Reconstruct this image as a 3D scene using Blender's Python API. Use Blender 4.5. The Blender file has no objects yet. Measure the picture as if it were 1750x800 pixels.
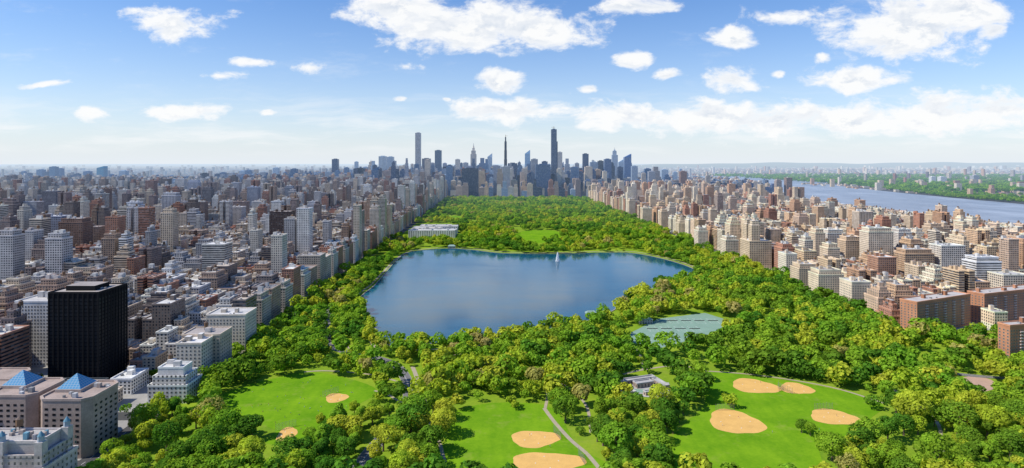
import bpy, bmesh, math, random, time
import numpy as np
from mathutils import Vector, Matrix
T0=time.time()
sc=bpy.context.scene
rng=random.Random(7)
nr=np.random.default_rng(11)
F=1043.0; CH=200.0; HZ=278.0
SL=0.025
ANG=math.atan(SL)
def gp(px,py,h=0.0):
    """photo survey -> ground metres (east-west X, distance Y)"""
    Y=F*(CH-h)/(py-HZ)
    return ((px-875.0)/F*Y, Y)
def link(o): sc.collection.objects.link(o); return o
# ------------------------------------------------------------ node helpers
class NT:
    def __init__(s,nt): s.nt=nt; s.n=nt.nodes; s.l=nt.links
    def node(s,t,**k):
        n=s.n.new(t)
        for a,b in k.items(): setattr(n,a,b)
        return n
    def put(s,sock,v):
        if isinstance(v,bpy.types.NodeSocket): s.l.new(v,sock)
        elif v is not None: sock.default_value=v
    def math(s,op,a,b=None,c=None,clamp=False):
        n=s.n.new('ShaderNodeMath'); n.operation=op; n.use_clamp=clamp
        s.put(n.inputs[0],a)
        if b is not None: s.put(n.inputs[1],b)
        if c is not None: s.put(n.inputs[2],c)
        return n.outputs[0]
    def vm(s,op,a,b=None):
        n=s.n.new('ShaderNodeVectorMath'); n.operation=op
        s.put(n.inputs[0],a)
        if b is not None: s.put(n.inputs[1],b)
        return n.outputs['Value'] if op=='LENGTH' else n.outputs[0]
    def mix(s,f,a,b,bt='MIX'):
        n=s.n.new('ShaderNodeMix'); n.data_type='RGBA'; n.blend_type=bt
        s.put(n.inputs[0],f); s.put(n.inputs[6],a); s.put(n.inputs[7],b)
        return n.outputs[2]
    def noise(s,vec,scale,detail=3,rough=0.5,color=False):
        n=s.n.new('ShaderNodeTexNoise'); s.put(n.inputs['Vector'],vec)
        n.inputs['Scale'].default_value=scale; n.inputs['Detail'].default_value=detail; n.inputs['Roughness'].default_value=rough
        return n.outputs[1] if color else n.outputs[0]
    def ramp(s,f,a,b,va=0.0,vb=1.0,smooth=False):
        n=s.n.new('ShaderNodeMapRange'); n.clamp=True
        if smooth: n.interpolation_type='SMOOTHSTEP'
        s.put(n.inputs[0],f); n.inputs[1].default_value=a; n.inputs[2].default_value=b; n.inputs[3].default_value=va; n.inputs[4].default_value=vb
        return n.outputs[0]
def c4(c): return (c[0],c[1],c[2],1.0)
# haze painted into surface materials: blue glow mixed in by distance from world origin
hz=bpy.data.node_groups.new('painted_haze','ShaderNodeTree')
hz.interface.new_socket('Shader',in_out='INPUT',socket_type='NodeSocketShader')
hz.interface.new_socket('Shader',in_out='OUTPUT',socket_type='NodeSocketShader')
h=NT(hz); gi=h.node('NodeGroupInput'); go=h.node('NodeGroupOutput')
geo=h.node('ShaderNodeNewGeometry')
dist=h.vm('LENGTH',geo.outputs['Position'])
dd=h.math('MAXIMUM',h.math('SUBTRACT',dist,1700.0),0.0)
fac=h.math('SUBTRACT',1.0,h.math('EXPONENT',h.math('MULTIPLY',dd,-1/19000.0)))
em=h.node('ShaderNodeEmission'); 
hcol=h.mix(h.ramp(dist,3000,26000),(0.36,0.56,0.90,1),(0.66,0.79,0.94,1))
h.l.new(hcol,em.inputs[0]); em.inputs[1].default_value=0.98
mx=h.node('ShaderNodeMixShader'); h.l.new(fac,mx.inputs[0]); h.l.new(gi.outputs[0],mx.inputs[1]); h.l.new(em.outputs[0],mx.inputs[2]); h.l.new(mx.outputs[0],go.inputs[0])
def newmat(name):
    m=bpy.data.materials.new(name); m.use_nodes=True; m.node_tree.nodes.clear(); m.cycles.emission_sampling='NONE'
    return m,NT(m.node_tree)
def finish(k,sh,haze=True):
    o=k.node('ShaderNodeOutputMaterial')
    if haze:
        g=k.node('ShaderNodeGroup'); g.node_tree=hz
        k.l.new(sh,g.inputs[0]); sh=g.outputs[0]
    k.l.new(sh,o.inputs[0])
def princ(k,col,rough=0.8,spec=0.3,metal=0.0,normal=None):
    p=k.node('ShaderNodeBsdfPrincipled'); k.put(p.inputs['Base Color'],col if not isinstance(col,tuple) else c4(col))
    k.put(p.inputs['Roughness'],rough); k.put(p.inputs['Specular IOR Level'],spec); p.inputs['Metallic'].default_value=metal
    if normal is not None: k.l.new(normal,p.inputs['Normal'])
    return p.outputs[0]
def simple(name,col,rough=0.8,var=0.25,scale=0.15,spec=0.3,metal=0.0):
    m,k=newmat(name); g=k.node('ShaderNodeNewGeometry')
    n=k.noise(g.outputs['Position'],scale,4,0.6)
    n2=k.noise(g.outputs['Position'],scale*9,2,0.6)
    f=k.math('ADD',k.math('MULTIPLY',n,0.65),k.math('MULTIPLY',n2,0.35))
    c=k.mix(k.ramp(f,0.3,0.7),tuple([x*(1-var) for x in col])+(1,),tuple([min(1,x*(1+var)) for x in col])+(1,))
    finish(k,princ(k,c,rough,spec,metal)); return m
# building facade material
m,k=newmat('facade'); M_FAC=m
uv=k.node('ShaderNodeUVMap'); uv.uv_map='UVMap'
sep=k.node('ShaderNodeSeparateXYZ'); k.l.new(uv.outputs[0],sep.inputs[0])
ca=k.node('ShaderNodeVertexColor',layer_name='Col'); wa=k.node('ShaderNodeVertexColor',layer_name='Win')
ws=k.node('ShaderNodeSeparateColor'); k.l.new(wa.outputs[0],ws.inputs[0])
fu=k.math('ABSOLUTE',k.math('SUBTRACT',k.math('FRACT',sep.outputs[0]),0.5))
fv=k.math('ABSOLUTE',k.math('SUBTRACT',k.math('FRACT',sep.outputs[1]),0.5))
inu=k.math('LESS_THAN',fu,ws.outputs[0]); inv=k.math('LESS_THAN',fv,ws.outputs[1])
win=k.math('MULTIPLY',inu,inv)
cx=k.node('ShaderNodeCombineXYZ'); k.l.new(k.math('FLOOR',sep.outputs[0]),cx.inputs[0]); k.l.new(k.math('FLOOR',sep.outputs[1]),cx.inputs[1])
g=k.node('ShaderNodeNewGeometry')
wn=k.node('ShaderNodeTexWhiteNoise'); k.l.new(cx.outputs[0],wn.inputs[0])
gl=k.mix(k.ramp(wn.outputs[0],0.55,1.0),(0.022,0.028,0.04,1),(0.16,0.17,0.18,1))
tint=k.mix(ws.outputs[2],gl,k.mix(1.0,gl,ca.outputs[0],'ADD'))
n1=k.noise(g.outputs['Position'],0.06,4,0.65); n2=k.noise(g.outputs['Position'],0.9,2,0.6)
dirt=k.math('ADD',k.ramp(n1,0.3,0.7,0.8,1.2),k.ramp(n2,0.3,0.7,-0.12,0.12))
band=k.ramp(fv,0.44,0.5,1.0,0.86)
isw=k.math('GREATER_THAN',ws.outputs[0],0.01)
bandf=k.math('ADD',k.math('MULTIPLY',band,isw),k.math('SUBTRACT',1.0,isw))
wc=k.vm('SCALE',ca.outputs[0])
k.l.new(k.math('MULTIPLY',dirt,bandf),wc.node.inputs['Scale'])
col=k.mix(win,wc,tint)
p=k.node('ShaderNodeBsdfPrincipled'); k.l.new(col,p.inputs['Base Color'])
k.l.new(k.ramp(win,0,1,0.85,0.18),p.inputs['Roughness']); k.l.new(k.ramp(win,0,1,0.2,0.6),p.inputs['Specular IOR Level'])
finish(k,p.outputs[0])
m,k=newmat('window_glass'); M_GLASS=m
oi=k.node('ShaderNodeObjectInfo')
finish(k,princ(k,k.mix(oi.outputs['Random'],(0.02,0.028,0.04,1),(0.07,0.085,0.1,1)),0.12,0.6))
m,k=newmat('dark_window_glass'); M_DGLASS=m
oi=k.node('ShaderNodeObjectInfo')
finish(k,princ(k,k.mix(oi.outputs['Random'],(0.004,0.005,0.007,1),(0.02,0.024,0.03,1)),0.3,0.25))
M_FRAME=simple('window_frame',(0.35,0.33,0.30),0.6,0.1)
M_DFRAME=simple('dark_window_frame',(0.012,0.012,0.014),0.5,0.1)
m,k=newmat('pyramid_glass'); M_PYR=m
uvn=k.node('ShaderNodeUVMap'); uvn.uv_map='UVMap'; sp=k.node('ShaderNodeSeparateXYZ'); k.l.new(uvn.outputs[0],sp.inputs[0])
a=k.math('LESS_THAN',k.math('FRACT',sp.outputs[0]),0.1); b=k.math('LESS_THAN',k.math('FRACT',sp.outputs[1]),0.1)
mm=k.math('MAXIMUM',a,b)
finish(k,princ(k,k.mix(mm,(0.05,0.24,0.44,1),(0.35,0.42,0.48,1)),0.6,0.15))
# foliage
def leafmat(name,ca_,cb_):
    m,k=newmat(name)
    oi=k.node('ShaderNodeObjectInfo'); vc=k.node('ShaderNodeVertexColor',layer_name='Col')
    c=k.mix(oi.outputs['Random'],c4(ca_),c4(cb_))
    g=k.node('ShaderNodeNewGeometry')
    n=k.noise(g.outputs['Position'],0.012,2,0.5)
    c=k.mix(k.ramp(n,0.42,0.68,0,0.42),c,(0.33,0.41,0.03,1))
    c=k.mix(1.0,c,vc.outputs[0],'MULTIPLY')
    d=k.node('ShaderNodeBsdfDiffuse'); k.l.new(c,d.inputs[0])
    t=k.node('ShaderNodeBsdfTranslucent'); k.l.new(k.mix(1.0,c,(1.25,1.2,0.6,1),'MULTIPLY'),t.inputs[0])
    mx=k.node('ShaderNodeMixShader'); mx.inputs[0].default_value=0.4
    k.l.new(d.outputs[0],mx.inputs[1]); k.l.new(t.outputs[0],mx.inputs[2]); finish(k,mx.outputs[0]); return m
LEAF=[leafmat('leaf_deep_green',(0.065,0.19,0.02),(0.12,0.27,0.026)),
      leafmat('leaf_fresh_green',(0.16,0.34,0.026),(0.26,0.43,0.034)),
      leafmat('leaf_yellow_green',(0.34,0.46,0.035),(0.48,0.50,0.05)),
      leafmat('leaf_olive_bronze',(0.40,0.36,0.11),(0.48,0.42,0.14))]
M_BARK=simple('bark',(0.14,0.105,0.075),0.9,0.3,0.8)
# ground materials
def grassmat(name,a,b,sc1=0.02,mow=False):
    m,k=newmat(name); g=k.node('ShaderNodeNewGeometry'); P=g.outputs['Position']
    n=k.noise(P,sc1,5,0.65); n2=k.noise(P,0.35,3,0.7)
    f=k.math('ADD',k.math('MULTIPLY',n,0.7),k.math('MULTIPLY',n2,0.3))
    c=k.mix(k.ramp(f,0.36,0.64),c4(a),c4(b))
    n3=k.noise(P,0.045,3,0.8)
    c=k.mix(k.ramp(n3,0.56,0.74,0,0.5),c,(0.30,0.33,0.07,1))
    if mow:
        w=k.node('ShaderNodeTexWave'); w.inputs['Scale'].default_value=0.035; w.inputs['Distortion'].default_value=1.5; k.l.new(P,w.inputs[0])
        c=k.mix(k.math('MULTIPLY',w.outputs[1],0.10),c,(0.06,0.2,0.01,1))
    d=k.node('ShaderNodeBsdfDiffuse'); k.l.new(c,d.inputs[0]); finish(k,d.outputs[0]); return m
M_GRASS=grassmat('park_grass',(0.14,0.26,0.02),(0.28,0.38,0.03))
M_LAWN=grassmat('lawn_grass',(0.11,0.26,0.010),(0.21,0.38,0.016),0.03,True)
M_HILL=simple('hill_woods',(0.06,0.09,0.06),0.9,0.2,0.001)
m,k=newmat('city_ground'); M_CITY=m
g=k.node('ShaderNodeNewGeometry'); P=g.outputs['Position']
sx=k.node('ShaderNodeSeparateXYZ'); k.l.new(P,sx.inputs[0])
near=k.mix(k.noise(P,0.3,3,0.6),(0.06,0.06,0.063,1),(0.10,0.10,0.10,1))
v1=k.node('ShaderNodeTexVoronoi'); v1.inputs['Scale'].default_value=0.012; k.l.new(P,v1.inputs['Vector'])
far=k.mix(k.ramp(k.noise(P,0.0012,6,0.7),0.42,0.58),(0.19,0.165,0.14,1),(0.05,0.085,0.03,1))
far=k.mix(0.35,far,k.mix(0.6,v1.outputs['Color'],(0.2,0.18,0.16,1)))
finish(k,princ(k,k.mix(k.ramp(sx.outputs[1],5200,6500),near,far),0.9,0.1))
M_PAVE=simple('pavement_concrete',(0.32,0.31,0.29),0.9,0.2,0.08)
M_ROAD=simple('road_asphalt',(0.17,0.165,0.165),0.9,0.18,0.1)
M_PATH=simple('path_gravel',(0.40,0.34,0.25),0.9,0.15,0.2)
M_DIRT=simple('infield_clay',(0.72,0.43,0.13),0.95,0.14,0.12)
M_COURT=simple('court_surface',(0.22,0.34,0.26),0.9,0.12,0.08)
M_PAINT=simple('white_paint',(0.75,0.75,0.73),0.7,0.05)
M_METAL=simple('grey_metal',(0.3,0.31,0.32),0.4,0.1,metal=0.5)
def watermat(name,col,bs,bstr,rough,spec=.45):
    m,k=newmat(name); g=k.node('ShaderNodeNewGeometry')
    P=k.vm('MULTIPLY',g.outputs['Position'],(1.0,0.45,1.0))
    n=k.noise(P,bs,3,0.6); n0=k.noise(P,0.006,4,0.6)
    bp=k.node('ShaderNodeBump'); bp.inputs['Strength'].default_value=bstr; bp.inputs['Distance'].default_value=0.3; k.l.new(n,bp.inputs['Height'])
    nr_=k.noise(k.vm('MULTIPLY',g.outputs['Position'],(0.2,1.0,1.0)),0.03,4,0.65)
    f=k.math('ADD',k.math('MULTIPLY',n0,.6),k.math('MULTIPLY',nr_,.4))
    c=k.mix(k.ramp(f,0.38,0.62),tuple([x*0.75 for x in col])+(1,),tuple([x*1.3 for x in col])+(1,))
    finish(k,princ(k,c,k.ramp(f,0.38,0.62,rough,rough*2.2),spec,0,bp.outputs[0])); return m
M_WATER=watermat('reservoir_water',(0.006,0.085,0.15),0.5,0.10,0.07,.27)
M_RIVER=watermat('river_water',(0.27,0.31,0.36),0.15,0.3,0.35)
# ------------------------------------------------------------ geometry buffer
class Geo:
    def __init__(s): s.f=[];s.uv=[];s.c=[];s.w=[];s.m=[]
    def quad(s,pts,col,win=(0,0,0),uv=None,m=0):
        s.f.append(pts); s.uv.append(uv or [(0,0)]*len(pts)); s.c.append(col); s.w.append(win); s.m.append(m)
    def box(s,x0,x1,y0,y1,z0,z1,col,win=(0,0,0),top=None,cap=True,bay=3.4,m=0):
        fl=3.3; v0=z0/fl; v1=z1/fl
        v1=v0+max(1,round(v1-v0)) if win[0]>0 else v1
        bx=max(1,round((x1-x0)/bay)); by=max(1,round((y1-y0)/bay))
        for (a,b,n,off) in (((x0,y0),(x1,y0),bx,0),((x1,y0),(x1,y1),by,17),((x1,y1),(x0,y1),bx,31),((x0,y1),(x0,y0),by,47)):
            s.quad([(a[0],a[1],z0),(b[0],b[1],z0),(b[0],b[1],z1),(a[0],a[1],z1)],col,win,[(off,v0),(off+n,v0),(off+n,v1),(off,v1)],m)
        if cap: s.quad([(x0,y0,z1),(x1,y0,z1),(x1,y1,z1),(x0,y1,z1)],top or col,(0,0,0),None,m)
    def parapet(s,x0,x1,y0,y1,z0,z1,col,floor,o=0.35,t=0.7):
        X0,X1,Y0,Y1=x0-o,x1+o,y0-o,y1+o
        s.box(X0,X1,Y0,Y1,z0,z1,col,cap=False)
        i0,i1,j0,j1=x0+t,x1-t,y0+t,y1-t
        O=[(X0,Y0),(X1,Y0),(X1,Y1),(X0,Y1)];I=[(i0,j0),(i1,j0),(i1,j1),(i0,j1)]
        zf=z1-1.0
        for k_ in range(4):
            a,b=O[k_],O[(k_+1)%4]; c,d=I[(k_+1)%4],I[k_]
            s.quad([(*a,z1),(*b,z1),(*c,z1),(*d,z1)],col)
            s.quad([(*d,z1),(*c,z1),(*c,zf),(*d,zf)],col)
        s.quad([(*I[0],zf),(*I[1],zf),(*I[2],zf),(*I[3],zf)],floor)
        s.quad([(X0,Y0,z0),(X0,Y1,z0),(X1,Y1,z0),(X1,Y0,z0)],col)
    def cyl(s,x,y,z0,z1,r0,r1,col,n=8,cap=True,m=0):
        P=[(math.cos(6.28318*i/n),math.sin(6.28318*i/n)) for i in range(n)]
        for i in range(n):
            a,b=P[i],P[(i+1)%n]
            pts=[(x+a[0]*r0,y+a[1]*r0,z0),(x+b[0]*r0,y+b[1]*r0,z0)]
            if r1>0.001: pts+=[(x+b[0]*r1,y+b[1]*r1,z1),(x+a[0]*r1,y+a[1]*r1,z1)]
            else: pts+=[(x,y,z1)]
            s.quad(pts,col,m=m)
        if cap and r1>0.001: s.quad([(x+a[0]*r1,y+a[1]*r1,z1) for a in P],col,m=m)
    def absorb(s,o,x=0,y=0,ang=0):
        ca_,sa=math.cos(ang),math.sin(ang)
        for f in o.f: s.f.append([(x+p[0]*ca_-p[1]*sa,y+p[0]*sa+p[1]*ca_,p[2]) for p in f])
        s.uv+=o.uv; s.c+=o.c; s.w+=o.w; s.m+=o.m
    def mesh(s,name,mats=None):
        lens=np.array([len(f) for f in s.f],dtype=np.int32); tot=int(lens.sum())
        co=np.array([p for f in s.f for p in f],dtype=np.float32)
        me=bpy.data.meshes.new(name); me.vertices.add(tot); me.vertices.foreach_set('co',co.ravel())
        me.loops.add(tot); me.loops.foreach_set('vertex_index',np.arange(tot,dtype=np.int32))
        me.polygons.add(len(lens)); st=np.concatenate(([0],np.cumsum(lens)[:-1])).astype(np.int32)
        me.polygons.foreach_set('loop_start',st); me.polygons.foreach_set('loop_total',lens)
        me.polygons.foreach_set('material_index',np.array(s.m,dtype=np.int32))
        me.update(calc_edges=True)
        u=me.uv_layers.new(name='UVMap'); u.data.foreach_set('uv',np.array([p for f in s.uv for p in f],dtype=np.float32).ravel())
        for nm,src in (('Col',s.c),('Win',s.w)):
            a=me.color_attributes.new(nm,'FLOAT_COLOR','CORNER')
            arr=np.ones((tot,4),dtype=np.float32); arr[:,:3]=np.repeat(np.array(src,dtype=np.float32),lens,axis=0)
            a.data.foreach_set('color',arr.ravel())
        for mt in (mats or [M_FAC]): me.materials.append(mt)
        return me
def thing(name,label,cat,x,y,ang=0,group=None,z=0):
    e=bpy.data.objects.new(name,None); e.empty_display_size=2; link(e); e.location=(x,y,z); e.rotation_euler=(0,0,ang)
    e['label']=label; e['category']=cat
    if group: e['group']=group
    return e
def part(parent,name,me):
    o=bpy.data.objects.new(name,me); link(o); o.parent=parent; return o
# ------------------------------------------------------------ building generator
ROOFS=[(.58,.57,.55),(.46,.45,.44),(.68,.68,.66),(.22,.22,.23),(.52,.45,.38),(.36,.35,.35),(.52,.50,.47),(.40,.30,.25),(.28,.25,.24)]
PUN=(0.24,0.27,0.0); PUN2=(0.30,0.26,0.0); BAND=(0.6,0.24,0.0); GLS=(0.44,0.40,0.5); VERT=(0.26,0.6,0.2)
def water_tank(g,x,y,z,r=1.9):
    br=(0.20,0.12,0.07)
    for a in ((-1,-1),(1,-1),(1,1),(-1,1)):
        g.box(x+a[0]*r*.6-.15,x+a[0]*r*.6+.15,y+a[1]*r*.6-.15,y+a[1]*r*.6+.15,z,z+3,(.08,.08,.08),cap=False)
    g.cyl(x,y,z+3,z+7,r,r,br,8); g.cyl(x,y,z+7,z+8.6,r*1.1,0,(.16,.12,.10),8)
def gen(w,d,h,wall,roofc,win,r,full=True,kind=None):
    P={'wall':Geo(),'roof':Geo(),'water_tank':Geo()}
    W=P['wall'];R=P['roof']; x0,x1,y0,y1=-w/2,w/2,-d/2,d/2
    trim=tuple(min(.75,c*1.25) for c in wall)
    if not full:
        if h>70 and r.random()<.5:
            f=r.uniform(.55,.85); W.box(x0,x1,y0,y1,0,h*f,wall,win,roofc); a=r.uniform(.6,.85); W.box(x0*a,x1*a,y0*a,y1*a,h*f,h,wall,win,roofc); x0*=a;x1*=a
            if r.random()<.3: W.box(x0*.55,x1*.55,y0*.4,y1*.4,h,h*1.08,wall,(0,0,0),roofc)
            return P
        W.box(x0,x1,y0,y1,0,h,wall,win,roofc)
        if h>40 and r.random()<.6:
            W.box(x0*.6,x1*.5,y0*.5,y1*.6,h,h+r.uniform(4,9),wall,(0,0,0),roofc)
        elif r.random()<.6: 
            a=r.uniform(-.3,.2)*w; W.box(a,a+w*.25,y0*.3,y1*.4,h,h+3.5,tuple(c*.8 for c in wall),(0,0,0),roofc)
        return P
    kind=kind or r.choice(['plain','setback','setback','notch','tiers'] if h>30 else ['plain','plain','notch'])
    if kind=='tiers' and min(w,d)<15: kind='setback'
    zb=min(6.6,h*.3)
    hb=h
    if kind=='setback': hb=h-6.6
    if kind=='tiers': hb=h-13.2
    if kind=='notch' and w>18:
        nw=w*.3; nd=d*.35
        def body(z0,z1,c,o=0):
            W.box(x0,-nw/2,y0,y1,z0,z1,c,win,roofc,cap=False); W.box(nw/2,x1,y0,y1,z0,z1,c,win,roofc,cap=False)
            W.box(-nw/2,nw/2,y0+nd,y1-nd*.6,z0,z1,c,win,roofc,cap=False)
        body(0,zb,trim); body(zb,h-1,wall)
        R.parapet(x0,-nw/2,y0,y1,h-1,h+.6,trim,roofc); R.parapet(nw/2,x1,y0,y1,h-1,h+.6,trim,roofc)
        R.box(-nw/2+.36,nw/2-.36,y0+nd-.2,y1-nd*.6+.2,h-1,h-.2,wall,(0,0,0),roofc)
    else:
        W.box(x0,x1,y0,y1,0,zb,trim,win,cap=False); W.box(x0,x1,y0,y1,zb,hb-1,wall,win,cap=False)
        R.parapet(x0,x1,y0,y1,hb-1,hb+.6,trim,roofc)
        if kind in('setback','tiers'):
            a=2.5
            zt=h if kind=='setback' else h-6.6
            W.box(x0+a,x1-a,y0+a,y1-a,hb-.4,zt-1,wall,win,cap=False); R.parapet(x0+a,x1-a,y0+a,y1-a,zt-1,zt+.5,trim,roofc,o=.2)
            if kind=='tiers':
                a=5.5; W.box(x0+a,x1-a,y0+a,y1-a,zt-.5,h-1,wall,win,cap=False); R.parapet(x0+a,x1-a,y0+a,y1-a,h-1,h+.5,trim,roofc,o=.2)
    nb=r.randint(1,3)
    lim=5.5 if kind=='tiers' else 3
    bc=r.choice([wall,tuple(c*.75 for c in wall),(.55,.53,.5)])
    for i in range(nb):
        B=Geo()
        bw=r.uniform(3,6); bd=r.uniform(3,6)
        sl=(w-2*lim-bw)/max(1,nb); 
        if sl<=0.3: sl=0.3
        bx=x0+lim+sl*i+r.uniform(0,sl*.6); by=r.uniform(y0*.45,max(y0*.45+.1,y1*.5-bd*.5))
        if kind=='notch' and abs(bx)<w*.15+bw: bx=-w*.15-bw-1 if bx<0 else w*.15+1
        B.box(bx,bx+bw,by,by+bd,h-.9,h+r.uniform(2.5,5.5),bc,(0,0,0),roofc); P['rooftop_bulkhead#%d'%i]=B
    for i in range(r.randint(2,6)):
        B=Geo()
        ax=r.uniform(x0*.75,x1*.65); ay=r.uniform(y0*.75,y1*.6); s_=r.uniform(.8,2.2)
        B.box(ax,ax+s_,ay,ay+s_*1.3,h-.9,h+.9,r.choice([(.6,.6,.6),(.3,.3,.3),(.15,.15,.15)])); P['roof_vent#%d'%i]=B
    if h>22 and r.random()<.6: water_tank(P['water_tank'],r.uniform(x0*.5,x1*.5),y1*.55-.5,h-.6)
    return P
placed=[]   # hero footprints (x,y,radius_x,radius_y)
def clash(x,y,w,d,m_=2):
    for (a,b,rw,rd) in placed:
        if abs(x-a)<(w/2+rw+m_) and abs(y-b)<(d/2+rd+m_): return True
    return False
def emit(P,name,label,cat,x,y,ang,group=None):
    e=thing(name,label,cat,x,y,ang,group)
    for pn,g_ in P.items():
        pn=pn.split('#')[0]
        if g_.f: part(e,pn,g_.mesh(pn))
    return e
def unit_window(dark=False):
    g_=Geo()
    t=.1
    g_.quad([(-.5+t,-.04,t),(.5-t,-.04,t),(.5-t,-.04,1-t),(-.5+t,-.04,1-t)],(0,0,0),m=0)
    for (a,b,c,d) in ((-.5,.5,0,t),(-.5,.5,1-t,1),(-.5,-.5+t,t,1-t),(.5-t,.5,t,1-t),(-.5+t,.5-t,.5,.54)):
        g_.quad([(a,-.10,c),(b,-.10,c),(b,-.10,d),(a,-.10,d)],(0,0,0),m=1)
        g_.quad([(a,-.10,d),(b,-.10,d),(b,0,d),(a,0,d)],(0,0,0),m=1)
        g_.quad([(a,0,c),(b,0,c),(b,-.10,c),(a,-.10,c)],(0,0,0),m=1)
        g_.quad([(a,0,c),(a,-.10,c),(a,-.10,d),(a,0,d)],(0,0,0),m=1)
        g_.quad([(b,-.10,c),(b,0,c),(b,0,d),(b,-.10,d)],(0,0,0),m=1)
    return g_
UW=unit_window(); UWM=UW.mesh('window',[M_GLASS,M_FRAME]); UWD=UW.mesh('window',[M_DGLASS,M_DFRAME])
def add_windows(parent,faces,dark=False,limit=100):
    items=[]
    for (ox,oy,an,wd,z0,z1,bay,fl,ww,wh) in faces:
        nb=max(1,int(wd/bay)); nf=int((z1-z0)/fl)
        for j in range(nf):
            for i in range(nb):
                u_=(i+.5)*wd/nb
                items.append((ox+u_*math.cos(an),oy+u_*math.sin(an),z0+j*fl+(fl-wh)*.5,an,ww,wh))
    items.sort(key=lambda q:-q[2])
    me=UWD if dark else UWM
    for q in items[:limit]:
        o=part(parent,'window',me); o.location=q[:3]; o.rotation_euler=(0,0,q[3]); o.scale=(q[4],1,q[5])
    if items[limit:]:
        G=Geo()
        for q in items[limit:]:
            t=Geo(); t.f=[[(p[0]*q[4],p[1],q[2]+p[2]*q[5]) for p in f] for f in UW.f]; t.uv=UW.uv;t.c=UW.c;t.w=UW.w;t.m=UW.m
            G.absorb(t,q[0],q[1],q[3])
        o=part(parent,'window',G.mesh('window',[M_DGLASS if dark else M_GLASS,M_DFRAME if dark else M_FRAME])); o['kind']='stuff'
NW=(0,0,0)
def hero(x0,x1,yf,dep,h,wall,roofc,label,ang=ANG,name='apartment_building',cat='apartment building',bay=3.4,ww=1.6,wh=1.7,dark=False,kind='plain',geo=True,win=PUN,seed=1,side='right'):
    w=x1-x0; cx_=(x0+x1)/2; cy=yf+dep/2
    r=random.Random(seed)
    P=gen(w,dep,h,wall,roofc,NW if geo else win,r,True,kind)
    e=emit(P,name,label,cat,cx_,cy,ang,None)
    placed.append((cx_,cy,w/2+abs(math.sin(ang))*dep/2,dep/2+abs(math.sin(ang))*w/2))
    if geo:
        fs=[(-w/2,-dep/2,0,w,1,h-1.6,bay,3.3,ww,wh)]
        if side=='right': fs.append((w/2,-dep/2,math.pi/2,dep,1,h-1.6,bay,3.3,ww,wh))
        else: fs.append((-w/2,dep/2,-math.pi/2,dep,1,h-1.6,bay,3.3,ww,wh))
        add_windows(e,fs,dark)
    return e
# black tower
BK=(.008,.008,.010)
e=hero(-410,-366,540,40,85,BK,(.38,.34,.31),'tall black slab tower with dark glass and flat roof',name='office_tower',cat='office tower',bay=4.4,ww=2.6,wh=2.2,dark=True,ang=0,seed=3)
G=Geo()
for i in range(11):
    u=-22+i*4.4; G.box(u-.35,u+.35,-20.6,-20.0,0,84,(.014,.014,.016)); 
    v=-20+i*4.0; G.box(22.0,22.6,v-.35,v+.35,0,84,(.014,.014,.016))
part(e,'facade_pier',G.mesh('facade_pier'))
G=Geo()
G.box(-14,12,-10,10,84,89,BK,NW,(.34,.30,.28)); part(e,'roof_plant_room',G.mesh('roof_plant_room'))
hero(-402,-352,512,20,12,(.05,.06,.07),(.12,.14,.15),'low dark glass annex in front of the black tower',bay=4,ww=3,wh=2.4,dark=True,ang=0,seed=4)
hero(-487,-454,598,34,64,(.60,.58,.56),(.5,.48,.46),'pale grey concrete tower with narrow window columns',bay=3.0,ww=1.3,ang=0,seed=5)
hero(-452,-418,596,30,68,(.50,.47,.45),(.5,.48,.46),'grey stepped concrete hospital wing beside black tower',bay=3.0,ww=1.3,ang=0,seed=6)
# concrete pyramid-roof complex
CON=(.38,.29,.24); CONR=(.42,.33,.28)
def oct_block(e,cx_,cy,r_,h,ch=5):
    W=Geo();R=Geo()
    pts=[(-r_+ch,-r_),(r_-ch,-r_),(r_,-r_+ch),(r_,r_-ch),(r_-ch,r_),(-r_+ch,r_),(-r_,r_-ch),(-r_,-r_+ch)]
    def ring(pp,z0,z1,g_,c):
        for i in range(8):
            a,b=pp[i],pp[(i+1)%8]
            g_.quad([(a[0],a[1],z0),(b[0],b[1],z0),(b[0],b[1],z1),(a[0],a[1],z1)],c,NW)
    ring(pts,0,h,W,CON); ring([(p[0]*1.02,p[1]*1.02) for p in pts],h,h+1.6,R,CONR)
    o_=[(p[0]*1.02,p[1]*1.02) for p in pts]; i_=[(p[0]*.95,p[1]*.95) for p in pts]
    for i in range(8):
        a,b=o_[i],o_[(i+1)%8];c,d=i_[(i+1)%8],i_[i]
        R.quad([(*a,h+1.6),(*b,h+1.6),(*c,h+1.6),(*d,h+1.6)],CONR); R.quad([(*d,h+1.6),(*c,h+1.6),(*c,h+.5),(*d,h+.5)],CONR)
        R.quad([(*a,h),(*b,h),(b[0]*.98,b[1]*.98,h),(a[0]*.98,a[1]*.98,h)][::-1],CON)
    R.quad([(*p,h+.5) for p in i_],(.38,.30,.26))
    o=part(e,'wall',W.mesh('wall')); o.location=(cx_,cy,0); o=part(e,'roof',R.mesh('roof')); o.location=(cx_,cy,0)
e=thing('hospital_building','brown concrete hospital with chamfered blocks and blue glass roof pyramids','hospital',-330,428,0)
fs=[]
for (bx,by,rr,hh) in ((26,2,18,39),(-16,8,17,39),(-52,6,19,38),(-64,40,16,36)):
    oct_block(e,bx,by,rr,hh)
    ch=5
    fs.append((bx-rr+ch,by-rr,0,2*rr-2*ch,2,hh-1,4.6,3.7,2.2,1.5)); fs.append((bx+rr,by-rr+ch,math.pi/2,2*rr-2*ch,2,hh-1,4.6,3.7,2.2,1.5))
add_windows(e,fs,True,100)
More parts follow.
